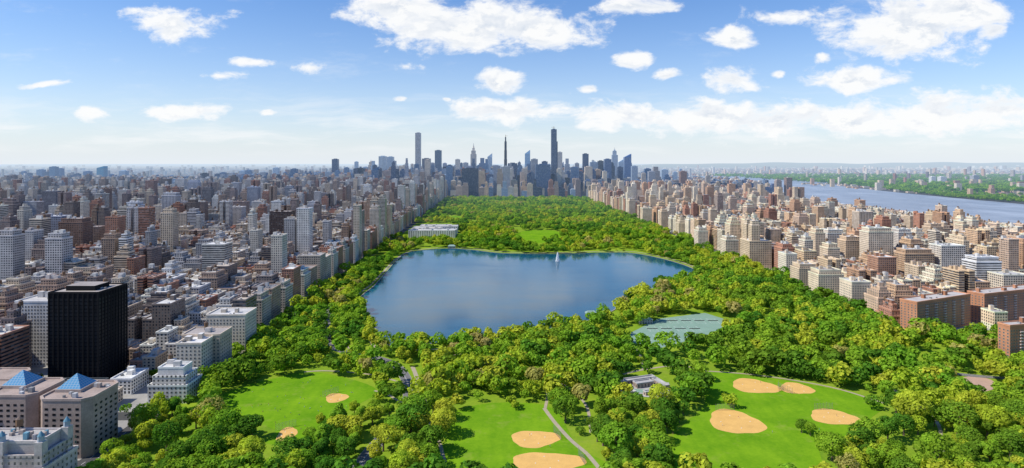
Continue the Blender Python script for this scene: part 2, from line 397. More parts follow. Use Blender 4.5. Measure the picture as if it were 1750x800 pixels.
for (bx,by,s_,z) in ((20,7,8.5,41.6),(-24,14,8.5,41.6)):
    G=Geo(); ap=(0,0,8.5)
    cs=[(-s_,-s_,0),(s_,-s_,0),(s_,s_,0),(-s_,s_,0)]
    for i in range(4): G.quad([cs[i],cs[(i+1)%4],ap],(0,0,0),NW,[(0,0),(8,0),(4,7)])
    o=part(e,'glass_pyramid_roof',G.mesh('glass_pyramid_roof',[M_PYR])); o.location=(bx,by,z)
    G=Geo(); G.box(-s_-.6,s_+.6,-s_-.6,s_+.6,-3,0,(.40,.33,.29)); o=part(e,'pyramid_base',G.mesh('pyramid_base')); o.location=(bx,by,z-.02)
rv_=random.Random(5)
for i in range(14):
    G=Geo(); bx,by=rv_.choice([(26,-9),(-12,-4),(-52,4),(-64,40),(38,8)])
    x_=bx+rv_.uniform(-7,5); y_=by+rv_.uniform(-4,4); s_=rv_.uniform(1,3); G.box(x_,x_+s_,y_,y_+s_,36.4 if bx==-64 else 38.4,40+rv_.uniform(1,3),rv_.choice([(.5,.5,.5),(.25,.25,.25),(.4,.34,.3)])); part(e,'roof_vent',G.mesh('roof_vent'))
placed.append((-350,442,68,34))
# ornate pale building
e=hero(-335,-262,340,28,42,(.42,.38,.36),(.44,.42,.40),'ornate grey stone apartment house with turrets and roof clutter',kind='tiers',bay=3.3,ww=1.4,ang=0,seed=8)
for i,(tx,ty) in enumerate(((34,-11),(12,-11),(-13,-11),(34,9))):
    G=Geo(); G.box(-2.2,2.2,-2.2,2.2,29,43,(.48,.44,.42)); G.cyl(0,0,43,46,1.8,1.7,(.35,.4,.45),8); G.cyl(0,0,46,49,1.9,0,(.14,.28,.36),8)
    o=part(e,'turret',G.mesh('turret')); o.location=(tx-1,ty+1,0)
for i in range(22):
    G=Geo(); x_=rv_.uniform(-28,28); y_=rv_.uniform(-7,6); s_=rv_.uniform(.8,3); G.box(x_,x_+s_,y_,y_+s_,41,42+rv_.uniform(1,3.5),rv_.choice([(.6,.58,.55),(.25,.25,.27),(.4,.34,.3),(.15,.3,.38)])); part(e,'roof_vent',G.mesh('roof_vent'))
def S(px0,px1,ytop,ybase,dep,wall,roofc,label,**k):
    Y=F*CH/(ybase-HZ); hh=CH-(ytop-HZ)*Y/F
    a=(px0-875)/F*Y; b=(px1-875)/F*Y
    return hero(a,b,Y,dep,hh,wall,roofc,label,**k)
TAN=(.50,.41,.32); CRM=(.60,.53,.44); BRN=(.24,.155,.12); WHT=(.70,.68,.65); DBR=(.10,.07,.06)
R0=(.54,.53,.52); R1=(.64,.63,.62); R2=(.40,.36,.34)
S(252,318,632,690,26,(.62,.60,.57),R0,'white masonry apartment house with stepped roof facing the park',kind='tiers',seed=11)
S(300,343,587,655,30,CRM,R1,'cream stone apartment house with parapet and water tank',seed=12)
S(352,418,538,606,30,CRM,R0,'cream limestone apartment block with cornice along avenue',seed=13,bay=3.2,ww=1.3)
S(310,375,572,640,26,TAN,R2,'tan brick apartment block with dark flat roof',seed=14)
S(345,383,418,505,28,(.50,.47,.42),R1,'slender grey brick apartment tower with balconies',geo=False,win=BAND,seed=15)
S(460,495,362,440,34,DBR,R2,'dark brown apartment tower with flat roof',geo=False,win=PUN2,seed=16)
GL=dict(geo=False)
LT=[(62,103,370,456,(.33,.35,.42),'blue grey apartment tower with band windows',PUN2),(100,140,374,462,BRN,'dark brick apartment tower with square top',PUN),(-8,26,396,480,DBR,'dark brown brick apartment tower',PUN),(190,222,378,440,(.48,.50,.54),'grey concrete apartment tower with balconies',BAND),(213,236,346,425,(.54,.54,.56),'pale grey slender apartment tower',PUN2),(276,300,330,415,(.56,.55,.56),'light grey tall apartment tower with setbacks',VERT),(378,412,354,410,(.58,.53,.50),'beige apartment tower with flat roof',PUN2),(166,182,323,390,BRN,'brown brick apartment tower with flat roof',PUN),(248,262,309,378,(.34,.20,.16),'reddish brown slim apartment tower',VERT),(72,95,327,400,(.19,.18,.2),'dark grey apartment tower with flat roof',PUN2),(24,60,432,490,(.27,.2,.18),'dark brick apartment block with water tank',PUN),(525,545,345,400,(.5,.5,.52),'grey apartment tower beside avenue',PUN2),(422,440,320,380,(.40,.43,.50),'grey blue apartment tower with glass strips',VERT),(345,360,320,382,(.22,.2,.2),'dark apartment tower with glass strips',VERT),
 (142,168,388,448,(.3,.22,.19),'brown apartment tower with flat roof',PUN),(300,318,345,405,(.42,.39,.38),'grey apartment tower with flat roof',PUN),(262,280,352,412,(.62,.55,.47),'buff apartment tower with flat roof',PUN),(398,420,345,398,(.34,.25,.22),'brown brick apartment tower with flat roof',PUN2),(40,62,345,410,(.52,.51,.52),'pale grey apartment tower with flat roof',BAND),(5,25,340,400,(.32,.22,.2),'brown apartment slab with flat roof',PUN),(120,140,332,392,(.5,.46,.44),'grey apartment slab with flat roof',PUN2),(465,482,322,372,(.48,.42,.37),'tan grey apartment tower with flat roof',PUN),(500,516,330,378,(.60,.57,.53),'pale apartment tower with flat roof',PUN2),(545,562,330,374,(.30,.27,.28),'dark grey apartment tower with flat roof',VERT),(590,606,325,366,(.58,.52,.46),'beige apartment tower with flat roof',PUN),(320,338,308,366,(.46,.48,.56),'blue grey slab tower with flat roof',VERT),(202,216,325,380,(.58,.53,.47),'beige apartment tower with flat roof',PUN),(362,376,335,388,(.62,.6,.56),'off-white apartment tower with flat roof',PUN2),
 (430,446,345,392,(.6,.57,.53),'pale brick apartment tower with flat roof',PUN),(636,648,325,362,(.55,.5,.45),'beige apartment tower with flat roof',PUN),(610,622,318,358,(.3,.24,.22),'brown apartment tower with flat roof',VERT),(486,500,318,366,(.33,.36,.42),'blue grey apartment tower with flat roof',VERT),(395,408,312,368,(.5,.5,.53),'grey apartment tower with flat roof',VERT),(300,314,306,360,(.6,.56,.52),'pale apartment tower with flat roof',PUN)]
for i,(a,b,t,bs,c,lb,wn_) in enumerate(LT): S(a,b,t,bs,26 if b-a<30 else 30,c,rng.choice([R0,R1,R2]),lb,win=wn_,seed=17+i*3,kind=rng.choice(['plain','plain','setback']),**GL)
S(588,602,358,404,20,WHT,R1,'white stone apartment tower with peaked crown',win=PUN,seed=28,kind='setback',**GL)
# right side
RED=(.44,.21,.12)
def RB(x0,y0,x1,y1,dep,h,label,seed):
    L=math.hypot(x1-x0,y1-y0); an=math.atan2(y1-y0,x1-x0)
    cx_=(x0+x1)/2-math.sin(an)*dep/2; cy=(y0+y1)/2+math.cos(an)*dep/2
    r=random.Random(seed); P=gen(L,dep,h,RED,(.50,.46,.43),NW,r,True,'plain')
    e=emit(P,'apartment_building',label,'apartment building',cx_,cy,an)
    placed.append((cx_,cy,L/2+4,dep/2+abs(math.sin(an))*L/2))
    add_windows(e,[(-L/2,-dep/2,0,L,1,h-1.6,3.4,3.1,1.7,1.6),(-L/2,dep/2,-math.pi/2,dep,1,h-1.6,3.4,3.1,1.7,1.6)])
    G=Geo()
    for i in range(1,6):
        u=-L/2+L*i/6
        for z in range(1,int(h/3.1)-1): G.box(u-2.2,u+2.2,-dep/2-1.4,-dep/2-.12,z*3.1+.6,z*3.1+1.5,(.58,.48,.42))
    part(e,'balcony',G.mesh('balcony'))['kind']='stuff'
RB(470,708,565,752,20,38,'long red brick apartment slab with balconies at park edge',41)
RB(582,752,690,792,20,38,'second red brick apartment slab with balconies',42)
RB(492,603,575,622,12,39,'red brick apartment slab rising above park trees',43)
def SR(*a,**k): k.setdefault('side','left'); return S(*a,**k)
Y=1150; e=hero(447,489,Y,45,52,(.62,.48,.33),R0,'tan apartment house with twin tall towers at park edge',geo=False,win=PUN,seed=44)
for ty in (-12,12):
    G=Geo(); G.box(-8,8,-8,8,50,82,(.64,.5,.35),PUN,R0); G.box(-6,6,-6,6,82,90,(.66,.53,.38),PUN,R0); G.cyl(0,0,90,96,3.5,2.5,(.55,.45,.35),8); G.cyl(0,0,96,99,2.5,0,(.25,.35,.3),8)
    o=part(e,'twin_tower',G.mesh('twin_tower')); o.location=(-8,ty,0)
CPW=[(1398,1442,462,508,(.68,.56,.40)),(1365,1398,452,492,(.56,.44,.31)),(1455,1490,482,530,(.68,.56,.42)),(1343,1362,434,478,(.70,.62,.5)),(1500,1528,492,545,(.60,.43,.3)),(1522,1545,522,556,(.42,.22,.15)),(1240,1262,405,442,(.68,.57,.44)),(1193,1210,390,425,(.70,.59,.47)),(1160,1176,373,405,(.62,.5,.37)),(1098,1114,356,386,(.70,.56,.41)),(1130,1142,358,392,(.62,.47,.33)),(1075,1086,340,372,(.62,.49,.37))]
for i,(a,b,t,bs,c) in enumerate(CPW):
    SR(a,b,t,bs,30,c,rng.choice([R0,R1,R2]),'sunlit masonry apartment house facing the park',geo=(i<5),win=PUN,seed=60+i,kind=rng.choice(['plain','setback','tiers']))
WS=[(1668,1712,440,512,WHT,BAND),(1608,1650,420,488,(.66,.60,.52),PUN2),(1546,1597,427,488,(.52,.35,.22),PUN2),(1484,1527,390,470,(.70,.58,.44),PUN),(1414,1444,393,450,(.70,.62,.52),PUN2),(1468,1492,362,430,(.6,.49,.38),VERT),(1445,1475,405,462,(.6,.45,.31),PUN),(1714,1760,470,520,(.67,.58,.46),PUN2),(1535,1560,392,446,(.66,.6,.54),PUN2),(1383,1412,402,448,(.38,.17,.12),PUN),(1650,1690,397,452,(.57,.41,.28),PUN),(1352,1370,404,440,(.68,.63,.58),BAND),(1316,1334,392,430,(.6,.45,.32),PUN),(1500,1532,440,492,(.42,.24,.16),PUN),(1226,1236,330,392,(.40,.31,.26),VERT),(1720,1760,412,450,(.46,.33,.24),PUN),(1640,1660,385,415,(.62,.49,.38),PUN),(1344,1354,304,345,(.36,.25,.2),VERT),(1327,1336,307,345,(.45,.36,.3),VERT),(1590,1612,383,430,(.6,.46,.33),PUN)]
for i,(a,b,t,bs,c,wn_) in enumerate(WS):
    SR(a,b,t,bs,28,c,rng.choice([R0,R1]),'tall apartment tower among lower west side blocks',geo=False,win=wn_,seed=90+i,kind=rng.choice(['plain','setback']))
# ------------------------------------------------------------ skyline towers
def tower(px0,px1,ytop,Y,col,win,label,kind='flat',dep=None,roofc=None):
    x0=(px0-875)/F*Y; x1=(px1-875)/F*Y; w=x1-x0; hh=CH-(ytop-HZ)*Y/F; dep=dep or w*.9
    W=Geo();R=Geo();Sx=Geo(); x=w/2; y=dep/2; rc=roofc or tuple(c*.9+.05 for c in col)
    if kind=='flat':
        W.box(-x,x,-y,y,0,hh-2,col,win,cap=False); R.parapet(-x,x,-y,y,hh-2,hh,rc,rc,o=.1); R.box(-x*.5,x*.5,-y*.5,y*.5,hh-1,hh+4,rc)
    elif kind=='step':
        W.box(-x,x,-y,y,0,hh*.62,col,win); W.box(-x*.78,x*.78,-y*.78,y*.78,hh*.62,hh*.84,col,win); R.box(-x*.5,x*.5,-y*.5,y*.5,hh*.84,hh,col,win)
    elif kind=='empire':
        W.box(-x*1.5,x*1.5,-y,y,0,hh*.28,col,win); W.box(-x,x,-y*.8,y*.8,hh*.28,hh*.74,col,win); W.box(-x*.75,x*.75,-y*.6,y*.6,hh*.74,hh*.82,col,win)
        R.box(-x*.4,x*.4,-y*.4,y*.4,hh*.82,hh*.88,col); Sx.cyl(0,0,hh*.88,hh*.93,x*.25,x*.18,col); Sx.cyl(0,0,hh*.93,hh,x*.10,0.3,(.3,.3,.3))
    elif kind=='spire':
        W.box(-x,x,-y,y,0,hh*.8,col,win); W.box(-x*.7,x*.6,-y*.7,y*.7,hh*.8,hh*.9,col,win); R.box(-x*.3,x*.3,-y*.3,y*.3,hh*.9,hh*.93,rc); Sx.cyl(0,0,hh*.93,hh,x*.08,0.3,(.4,.4,.42))
    elif kind=='slant':
        z0=hh*.9
        W.box(-x,x,-y,y,0,z0,col,win,cap=False)
        R.quad([(-x,-y,z0),(x,-y,z0),(x,-y,hh)],col); R.quad([(x,-y,z0),(x,y,z0),(x,y,hh),(x,-y,hh)],col); R.quad([(x,y,z0),(-x,y,z0),(x,y,hh)],col); R.quad([(-x,-y,z0),(x,-y,hh),(x,y,hh),(-x,y,z0)],rc)
    elif kind=='taper':
        for i in range(6):
            s_=1-.09*i; W.box(-x*s_,x*s_,-y*s_,y*s_,hh*i/6.5,hh*(i+1)/6.5,col,win)
        R.box(-x*.3,x*.3,-y*.3,y*.3,hh*6/6.5,hh,rc)
    P={'wall':W,'roof':R,'spire':Sx}
    cx_=(x0+x1)/2; cy=Y+dep/2
    e=emit(P,'skyscraper',label,'skyscraper',cx_,cy,ANG*0)
    placed.append((cx_,cy,w/2,dep/2)); return e,w,dep,hh
DB=(.03,.06,.13); BL=(.11,.20,.34); LB=(.42,.53,.64); BK2=(.02,.022,.03); GY=(.42,.43,.46); TN=(.60,.51,.41)
e,w,d,hh=tower(709.5,718.5,227,3850,(.55,.55,.57),(0.34,0.34,0.0),'very slender white gridded residential skyscraper',dep=33)
e,w,d,hh=tower(860.5,867.5,234,3750,BK2,VERT,'slender dark skyscraper under construction with tapering top','taper',dep=24)
G=Geo(); G.box(-1,1,-1,1,hh-2,hh+14,(.5,.3,.1)); G.box(-2,12,-.6,.6,hh+6,hh+7.4,(.5,.3,.1)); part(e,'tower_crane',G.mesh('tower_crane'))
e,w,d,hh=tower(942,951.5,221,3600,(.05,.09,.17),(.45,.42,.5),'tallest blue glass skyscraper under construction with crane','flat',dep=30)
G=Geo(); G.box(w/2,w/2+6,-6,6,0,hh*.82,(.05,.10,.18),(.45,.42,.5)); part(e,'cantilevered_wing',G.mesh('cantilevered_wing'))
G=Geo(); G.box(-1,1,-1,1,hh,hh+18,(.45,.3,.12)); G.box(-14,8,-.6,.6,hh+12,hh+13.4,(.45,.3,.12)); part(e,'tower_crane',G.mesh('tower_crane'))
SK=[(567,577,272,4300,DB,GLS,'flat'),(572,579,292,4000,BL,GLS,'flat'),(604,622,288,3900,BK2,GLS,'flat'),(632,642,275,4200,LB,GLS,'step'),(647,659,267,4400,(.52,.60,.66),VERT,'flat'),(661,672,268,4600,(.42,.5,.58),GLS,'flat'),(678,692,283,4100,TN,PUN,'step'),(693,708,290,4000,GY,VERT,'flat'),(721,735,271,4200,(.12,.12,.15),GLS,'flat'),(737,742,282,3900,GY,PUN,'flat'),(743,754,257,4700,(.10,.14,.2),VERT,'flat'),(757,775,285,3900,BK2,GLS,'flat'),(776,788,276,4400,BL,GLS,'step'),(789,817,288,3480,(.015,.03,.06),GLS,'flat'),(804,814,244,5200,TN,VERT,'empire'),(817,831,270,4500,(.10,.16,.28),GLS,'step'),(833,841,262,4600,LB,GLS,'slant'),(842,855,283,4000,(.36,.38,.44),VERT,'flat'),(868,884,279,3900,DB,GLS,'flat'),(884,896,284,4100,BL,VERT,'step'),(897,906,256,4500,(.30,.48,.66),GLS,'slant'),(906,915,275,4200,DB,GLS,'flat'),(916,941,281,3500,(.05,.11,.23),GLS,'flat'),(926,936,276,4300,DB,GLS,'flat'),(952.5,961,260,3700,(.62,.60,.58),PUN2,'flat'),(964,975,271,4000,(.42,.46,.52),VERT,'step'),(976,989,286,3700,BL,GLS,'flat'),(996,1006,263,4100,DB,GLS,'flat'),(1009,1022,277,4000,(.34,.42,.52),VERT,'flat'),(1022,1032,275,4300,BK2,GLS,'flat'),(1033,1045,272,3900,(.06,.12,.25),GLS,'flat'),(1046,1056,251,5000,(.42,.48,.55),GLS,'spire'),(1057,1066,272,4400,LB,GLS,'slant'),(1067,1079,263,4600,(.06,.14,.32),GLS,'slant'),(1080,1090,284,4100,(.34,.42,.52),GLS,'flat'),(1097,1104,296,3600,(.54,.46,.38),VERT,'flat'),(1114,1130,285,4000,(.4,.35,.32),VERT,'step'),(1131,1142,290,4300,LB,GLS,'flat'),(1163,1174,293,3500,(.28,.17,.13),PUN,'flat'),(1207,1214,300,3400,(.5,.44,.38),VERT,'flat'),
 (36,42,293,5600,BL,GLS,'flat'),(46,52,296,5600,DB,GLS,'flat'),(62,72,290,5800,BL,GLS,'flat'),(76,82,294,5800,DB,GLS,'flat'),(84,94,285,5600,(.08,.18,.3),GLS,'flat'),(97,105,288,5700,BL,GLS,'flat'),(165,177,284,5500,(.05,.26,.38),GLS,'slant'),(142,152,293,5200,BL,GLS,'flat'),(126,134,297,5400,DB,GLS,'flat'),(203,214,292,5000,LB,VERT,'flat'),(186,192,298,5000,BL,GLS,'flat'),(222,230,299,5100,DB,GLS,'flat'),(248,262,309,4200,BRN,PUN,'flat'),(372,384,298,4600,GY,VERT,'step'),(409,418,292,4900,LB,GLS,'flat'),(419,428,291,4800,BL,GLS,'flat'),(440,452,308,4100,DB,GLS,'flat'),(456,470,309,4000,GY,VERT,'flat'),(481,493,296,4500,TN,PUN,'step'),(500,510,300,4300,DB,GLS,'flat'),(521,532,296,4500,BL,GLS,'flat'),(543,553,300,4200,GY,VERT,'step'),(555,566,294,4300,(.36,.42,.48),GLS,'flat'),(583,596,297,4000,(.34,.36,.42),VERT,'flat'),(588,600,290,4600,LB,GLS,'flat'),(623,631,294,4100,TN,VERT,'step'),(653,668,292,3800,(.38,.29,.25),PUN,'flat'),(1592,1600,302,5500,WHT,PUN,'flat'),(1608,1618,302,5500,WHT,PUN,'flat'),(1664,1674,300,5200,(.4,.4,.4),PUN,'flat')]
NMK={'flat':'flat-topped','step':'stepped','empire':'art deco limestone spired','spire':'spired glass','slant':'slant-topped glass','taper':'tapering'}
def shade_name(c): return 'dark blue' if sum(c)<.35 else ('blue glass' if c[2]>c[0]*1.2 else ('pale grey' if sum(c)>.8 else 'brown'))
for (a,b,t,Y,c,wn_,kd) in SK:
    tower(a,b,t,Y,c,wn_,f'{shade_name(c)} {NMK[kd]} skyscraper in the midtown skyline',kd)
pxc=340.0
while pxc<1175:
    for rep in range(2 if 560<pxc<1085 else 1):
        for tr in range(8):
            Y=rng.uniform(3480,5200); wd=rng.uniform(22,44)
            hh=rng.choice([rng.uniform(100,150),rng.uniform(140,200),rng.uniform(170,235)]) if 590<pxc<1085 else rng.uniform(85,160 if pxc>430 else 130)
            X=(pxc-875)/F*Y
            if not clash(X,Y+wd/2,wd,wd,0.5): break
        else: continue
        c,wn_=rng.choice([(DB,GLS),(BL,GLS),(BK2,GLS),(GY,VERT),(TN,PUN),(LB,GLS),((.06,.13,.25),GLS),((.36,.38,.46),VERT),((.66,.62,.56),PUN2),((.6,.59,.58),VERT)])
        kd=rng.choice(['flat','flat','step','flat','slant','spire'])
        yt=HZ+(CH-hh)*F/Y
        tower(pxc-wd/2*F/Y,pxc+wd/2*F/Y,yt,Y,c,wn_,f'{shade_name(c)} {NMK[kd]} skyscraper in the midtown skyline',kd)
    pxc+=rng.uniform(6,9.5)
print('heroes',time.time()-T0)
# ------------------------------------------------------------ block generator
PL=[((.54,.46,.37),'beige brick'),((.63,.57,.48),'pale limestone'),((.40,.29,.22),'brown brick'),((.38,.20,.14),'red brick'),((.66,.63,.58),'off-white brick'),((.22,.18,.16),'dark brick'),((.46,.44,.43),'grey brick'),((.60,.49,.37),'tan brick'),((.28,.22,.20),'dark brown brick')]
PR=[((.64,.48,.31),'tan brick'),((.70,.55,.39),'buff brick'),((.56,.34,.21),'russet brick'),((.72,.62,.47),'cream stone'),((.42,.21,.14),'dark red brick'),((.70,.60,.47),'beige brick'),((.60,.41,.26),'orange brick'),((.66,.52,.36),'sandy brick'),((.68,.50,.37),'peach brick')]
LB_=[(-280,-395),(-412,-520),(-548,-650),(-667,-775),(-797,-960),(-984,-1160),(-1184,-1360)]+[(-1384-190*i,-1384-190*i-166) for i in range(13)]
RB_=[(505,680),(704,890),(914,1100),(1124,1275),(1290,1385)]
RB2_=RB_+[(1405,1560),(1580,1750),(1770,1950)]
MB_=[(-262,-150),(-132,-20),(0,120),(140,270),(290,400),(418,488)]
cand=[]; pave=Geo()
def river_gx(Y): return float(np.interp(Y,[0,2550,3300,4650,7000,9000],[1400,1400,1630,1930,2300,2700]))
for kk in range(3,74):
    ya=kk*80+8; yb=kk*80+72
    if yb>5700: break
    for side,lst in (('L',LB_),('R',RB2_),('M',MB_ if ya>3390 else [])):
        for (a,b) in lst:
            g0,g1=min(a,b),max(a,b)
            ym=(ya+yb)/2
            xm=(g0+g1)/2-SL*ym
            if abs(xm)-100>ym*.86+40: continue
            if side=='R' and yb<760: continue
            if side=='R' and g1>river_gx(ym)-10: continue
            if side!='M' and ym<2600:
                q=Geo(); q.box(-(g1-g0)/2,(g1-g0)/2,-32,32,0,.15,(0,0,0)); pave.absorb(q,xm,ym,ANG)
            x=g0
            while x<g1-9:
                corner=(x-g0<30) or (g1-x<45)
                wide=ym>2000
                lw=rng.uniform(18,29) if (corner or wide) else rng.uniform(11,21)
                if ym>3390: lw=rng.uniform(24,38)
                if ym<1400 and not corner and rng.random()<.4: lw=rng.uniform(8,13)
                lw=min(lw,g1-x)
                if g1-x-lw<9: lw=g1-x
                for row in (0,1):
                    dp=31 if corner else rng.uniform(19,27)
                    yc=(ya+dp/2) if row==0 else (yb-dp/2)
                    gc=x+lw/2; X=gc-SL*yc
                    edge=(side=='L' and gc>-312) or (side=='R' and gc<535)
                    mid=not corner
                    w_=lw-.5; d_=dp
                    if side=='L':
                        hh=rng.uniform(15,32) if mid else rng.uniform(32,58)
                        if edge: hh=rng.uniform(38,54)
                        if yc<620 and gc>-430: hh=rng.uniform(9,15) if yc<560 else rng.uniform(14,24)
                        elif yc>850:
                            pt=.13 if gc>-640 else .28
                            if yc<1300: pt*=.65
                            if rng.random()<pt: hh=rng.uniform(64,122); w_=min(w_,23); d_=min(d_,22)
                            elif gc<-520 and rng.random()<.4: hh=rng.uniform(35,64)
                        elif gc<-420 and rng.random()<.18: hh=rng.uniform(45,68)
                        if yc>2200 and rng.random()<.22: hh=rng.uniform(70,135); w_=min(w_,26)
                    elif side=='R':
                        hh=rng.uniform(16,30) if mid else rng.uniform(32,52)
                        if edge: hh=rng.uniform(44,60)
                        if rng.random()<.10 and yc>950 and gc<1250: hh=rng.uniform(55,84); w_=min(w_,23)
                        if yc>2300 and rng.random()<.18: hh=rng.uniform(60,112)
                        if gc>1230: hh=min(hh,36)
                    if yc>3390:
                        if side=='M' or -900<gc<700:
                            hh=rng.uniform(60,165) if rng.random()<.65 else rng.uniform(40,80)
                            if yc<3560: hh=rng.uniform(35,105)
                        elif gc<0: hh=rng.uniform(45,130)*(1 if gc>-1500 else .75)
                        else: hh=rng.uniform(35,90)
                        if yc>5000: hh*=.8
                    if clash(X,yc,lw,dp): continue
                    if abs(X)>yc*.90+50: continue
                    pal=PL if side=='L' else PR
                    if yc>3390: pal=PL+PR+[((.06,.11,.22),'blue glass'),((.03,.045,.08),'dark glass'),((.30,.40,.52),'pale glass'),((.14,.22,.34),'blue glass')]*3
                    wl,nm=rng.choice(pal)
                    j=rng.uniform(.8,1.15); wl=tuple(c*j for c in wl)
                    wn_=rng.choice([PUN,PUN,PUN2,PUN,BAND if hh>45 else PUN])
                    if 'glass' in nm: wn_=GLS
                    cand.append((X,yc,w_,d_,hh,wl,nm,rng.choice(ROOFS),wn_,rng.random()))
                x+=lw
print('cands',len(cand),time.time()-T0)
def sc_(c): 
    X,Y,w,d,hh=c[:5]
    if abs(X)>Y*.87 or Y<330: return 0
    vis=hh if (-320<X+SL*Y<540) else hh*.5
    if F*(CH-hh)/Y+HZ>820: return 0
    return w*vis/Y/Y
order=sorted(range(len(cand)),key=lambda i:-sc_(cand[i])); indiv=set(order[:225])
stuff=Geo()
for i,c in enumerate(cand):
    X,Y,w,d,hh,wl,nm,rc,wn_,rs=c
    r=random.Random(int(rs*1e9))
    P=gen(w,d,hh,wl,rc,wn_,r,Y<2300)
    if i in indiv:
        sz='mid-rise' if hh<60 else 'high-rise'
        if hh<26: sz='low-rise'
        lab=f'{nm} {sz} apartment building with '+('roof water tank' if P['water_tank'].f else 'flat roof')
        emit(P,'apartment_building',lab,'apartment building',X,Y,ANG,'apartment buildings in the street grid')
    else:
        for g_ in P.values(): stuff.absorb(g_,X,Y,ANG)
# distant city
Yr=5700.0
while Yr<30000:
    cs=Yr/95
    nx=int(Yr*.92/cs)
    for ix in range(-nx,nx+1):
        X=ix*cs+rng.uniform(-.35,.35)*cs; Y=Yr+rng.uniform(-.4,.4)*cs
        if Y<9000 and river_gx(Y)-30<X<river_gx(Y)+1100 : continue
        if -4400<X<-2700 and 6900<Y<9200 and rng.random()<.97 : continue
        if rng.random()<(.12 if X<1500 else .45): continue
        w=cs*rng.uniform(.25,.6); d=cs*rng.uniform(.3,.6); hh=rng.uniform(10,26)
        if Y<9000 and -3000<X<1200 and rng.random()<.3: hh=rng.uniform(40,130)
        elif rng.random()<.03: hh=rng.uniform(50,120); w*=.45
        wl=rng.choice(PL+PR)[0]; wl=tuple(c*.8 for c in wl)
        stuff.box(X-w/2,X+w/2,Y-d/2,Y+d/2,0,hh,wl,PUN if Y<8000 else NW,tuple(c*.75 for c in rng.choice(ROOFS)))
    Yr+=cs
for Y in range(2300,5700,45):
    for q in range(14):
        X=2560+rng.uniform(0,2600)
        if X>Y*.9: continue
        if X<2600 : continue
        hh=rng.uniform(8,18) if rng.random()<.93 else rng.uniform(40,70); w=rng.uniform(14,45)
        if clash(X,Y,w,20): continue
        stuff.box(X-w/2,X+w/2,Y-12,Y+12,0,hh,rng.choice(PR)[0],PUN,rng.choice(ROOFS))
o=link(bpy.data.objects.new('city_buildings',stuff.mesh('city_buildings'))); o['kind']='stuff'; o['label']='dense mass of distant city apartment and office buildings'; o['category']='buildings'
pm=pave.mesh('pavement',[M_PAVE]); o=link(bpy.data.objects.new('pavement',pm)); o['kind']='structure'; o['label']='raised concrete pavement blocks between the streets'; o['category']='pavement'
print('city',len(stuff.f),time.time()-T0)
# ------------------------------------------------------------ ground sheets
def catmull(P,closed,n=6):
    out=[];N=len(P)
    rg=range(N) if closed else range(N-1)
    for i in rg:
        p0=P[(i-1)%N] if closed or i>0 else P[i]; p1=P[i]; p2=P[(i+1)%N]; p3=P[(i+2)%N] if closed or i+2<N else P[i+1]
        for j in range(n):
            t=j/n
            out.append(tuple(.5*((2*p1[k_])+(-p0[k_]+p2[k_])*t+(2*p0[k_]-5*p1[k_]+4*p2[k_]-p3[k_])*t*t+(-p0[k_]+3*p1[k_]-3*p2[k_]+p3[k_])*t**3) for k_ in (0,1)))
    if not closed: out.append(P[-1])
    return out
def sheet(name,pts,z,mat,label,cat=None):
    bm=bmesh.new(); vs=[bm.verts.new((p[0],p[1],z)) for p in pts]; f=bm.faces.new(vs)
    f.normal_update()
    if f.normal.z<0: f.normal_flip()
    bmesh.ops.triangulate(bm,faces=[f])
    me=bpy.data.meshes.new(name); bm.to_mesh(me); bm.free(); me.materials.append(mat)
    o=link(bpy.data.objects.new(name,me)); o['kind']='structure'; o['label']=label; o['category']=cat or name.replace('_',' '); return o
def ribbon_pts(pts,w):
    L=[];R=[]
    for i,p in enumerate(pts):
        a=pts[max(0,i-1)];b=pts[min(len(pts)-1,i+1)]; dx,dy=b[0]-a[0],b[1]-a[1]; l=math.hypot(dx,dy) or 1
        L.append((p[0]-dy/l*w/2,p[1]+dx/l*w/2)); R.append((p[0]+dy/l*w/2,p[1]-dx/l*w/2))
    return L,R
def ribbon(name,pts,w,z,mat,label,cat):
    L,R=ribbon_pts(pts,w); n=len(pts)
    me=bpy.data.meshes.new(name); me.from_pydata([(*p,z) for p in L]+[(*p,z) for p in R],[],[(i,n+i,n+i+1,i+1) for i in range(n-1)]); me.materials.append(mat)
    o=link(bpy.data.objects.new(name,me)); o['kind']='structure'; o['label']=label; o['category']=cat; return o
def PX(l): return [gp(*p) for p in l]
sheet('ground',[(-60000,-500),(60000,-500),(60000,90000),(-60000,90000)],0,M_CITY,'asphalt city ground reaching the horizon')
sheet('park_ground',[(-265-SL*100,100),(700,100),(700,700),(490-SL*760,760),(490-SL*3390,3390),(-265-SL*3390,3390)],.05,M_GRASS,'mottled park grass under trees','grass')
res=catmull(PX([(700,431),(760,425),(805,427),(860,433),(950,434),(1040,432),(1090,434),(1150,447),(1192,464),(1172,474),(1132,490),(1075,505),(1050,530),(1005,548),(940,562),(870,575),(790,584),(720,589),(655,590),(642,565),(625,530),(616,509),(640,488),(660,465),(680,443)]),True)
sheet('reservoir_water',res,.12,M_WATER,'large blue reservoir with rippled surface','water')
bank=catmull(PX([(696,429),(760,422.5),(805,424.5),(860,430.5),(950,431.5),(1040,429.5),(1092,431.5),(1155,445),(1200,464),(1178,477),(1140,494)]),False)
ribbon('path',bank,5,.10,M_PATH,'pale gravel running track round the reservoir','path')
ribbon('path',catmull(PX([(696,431),(676,443),(655,465),(632,488),(606,509),(614,532),(630,565),(645,595),(720,598),(800,592),(880,583)]),False),4,.10,M_PATH,'pale gravel running track round the reservoir','path')
L,R=ribbon_pts(res+[res[0]],1.5); G=Geo()
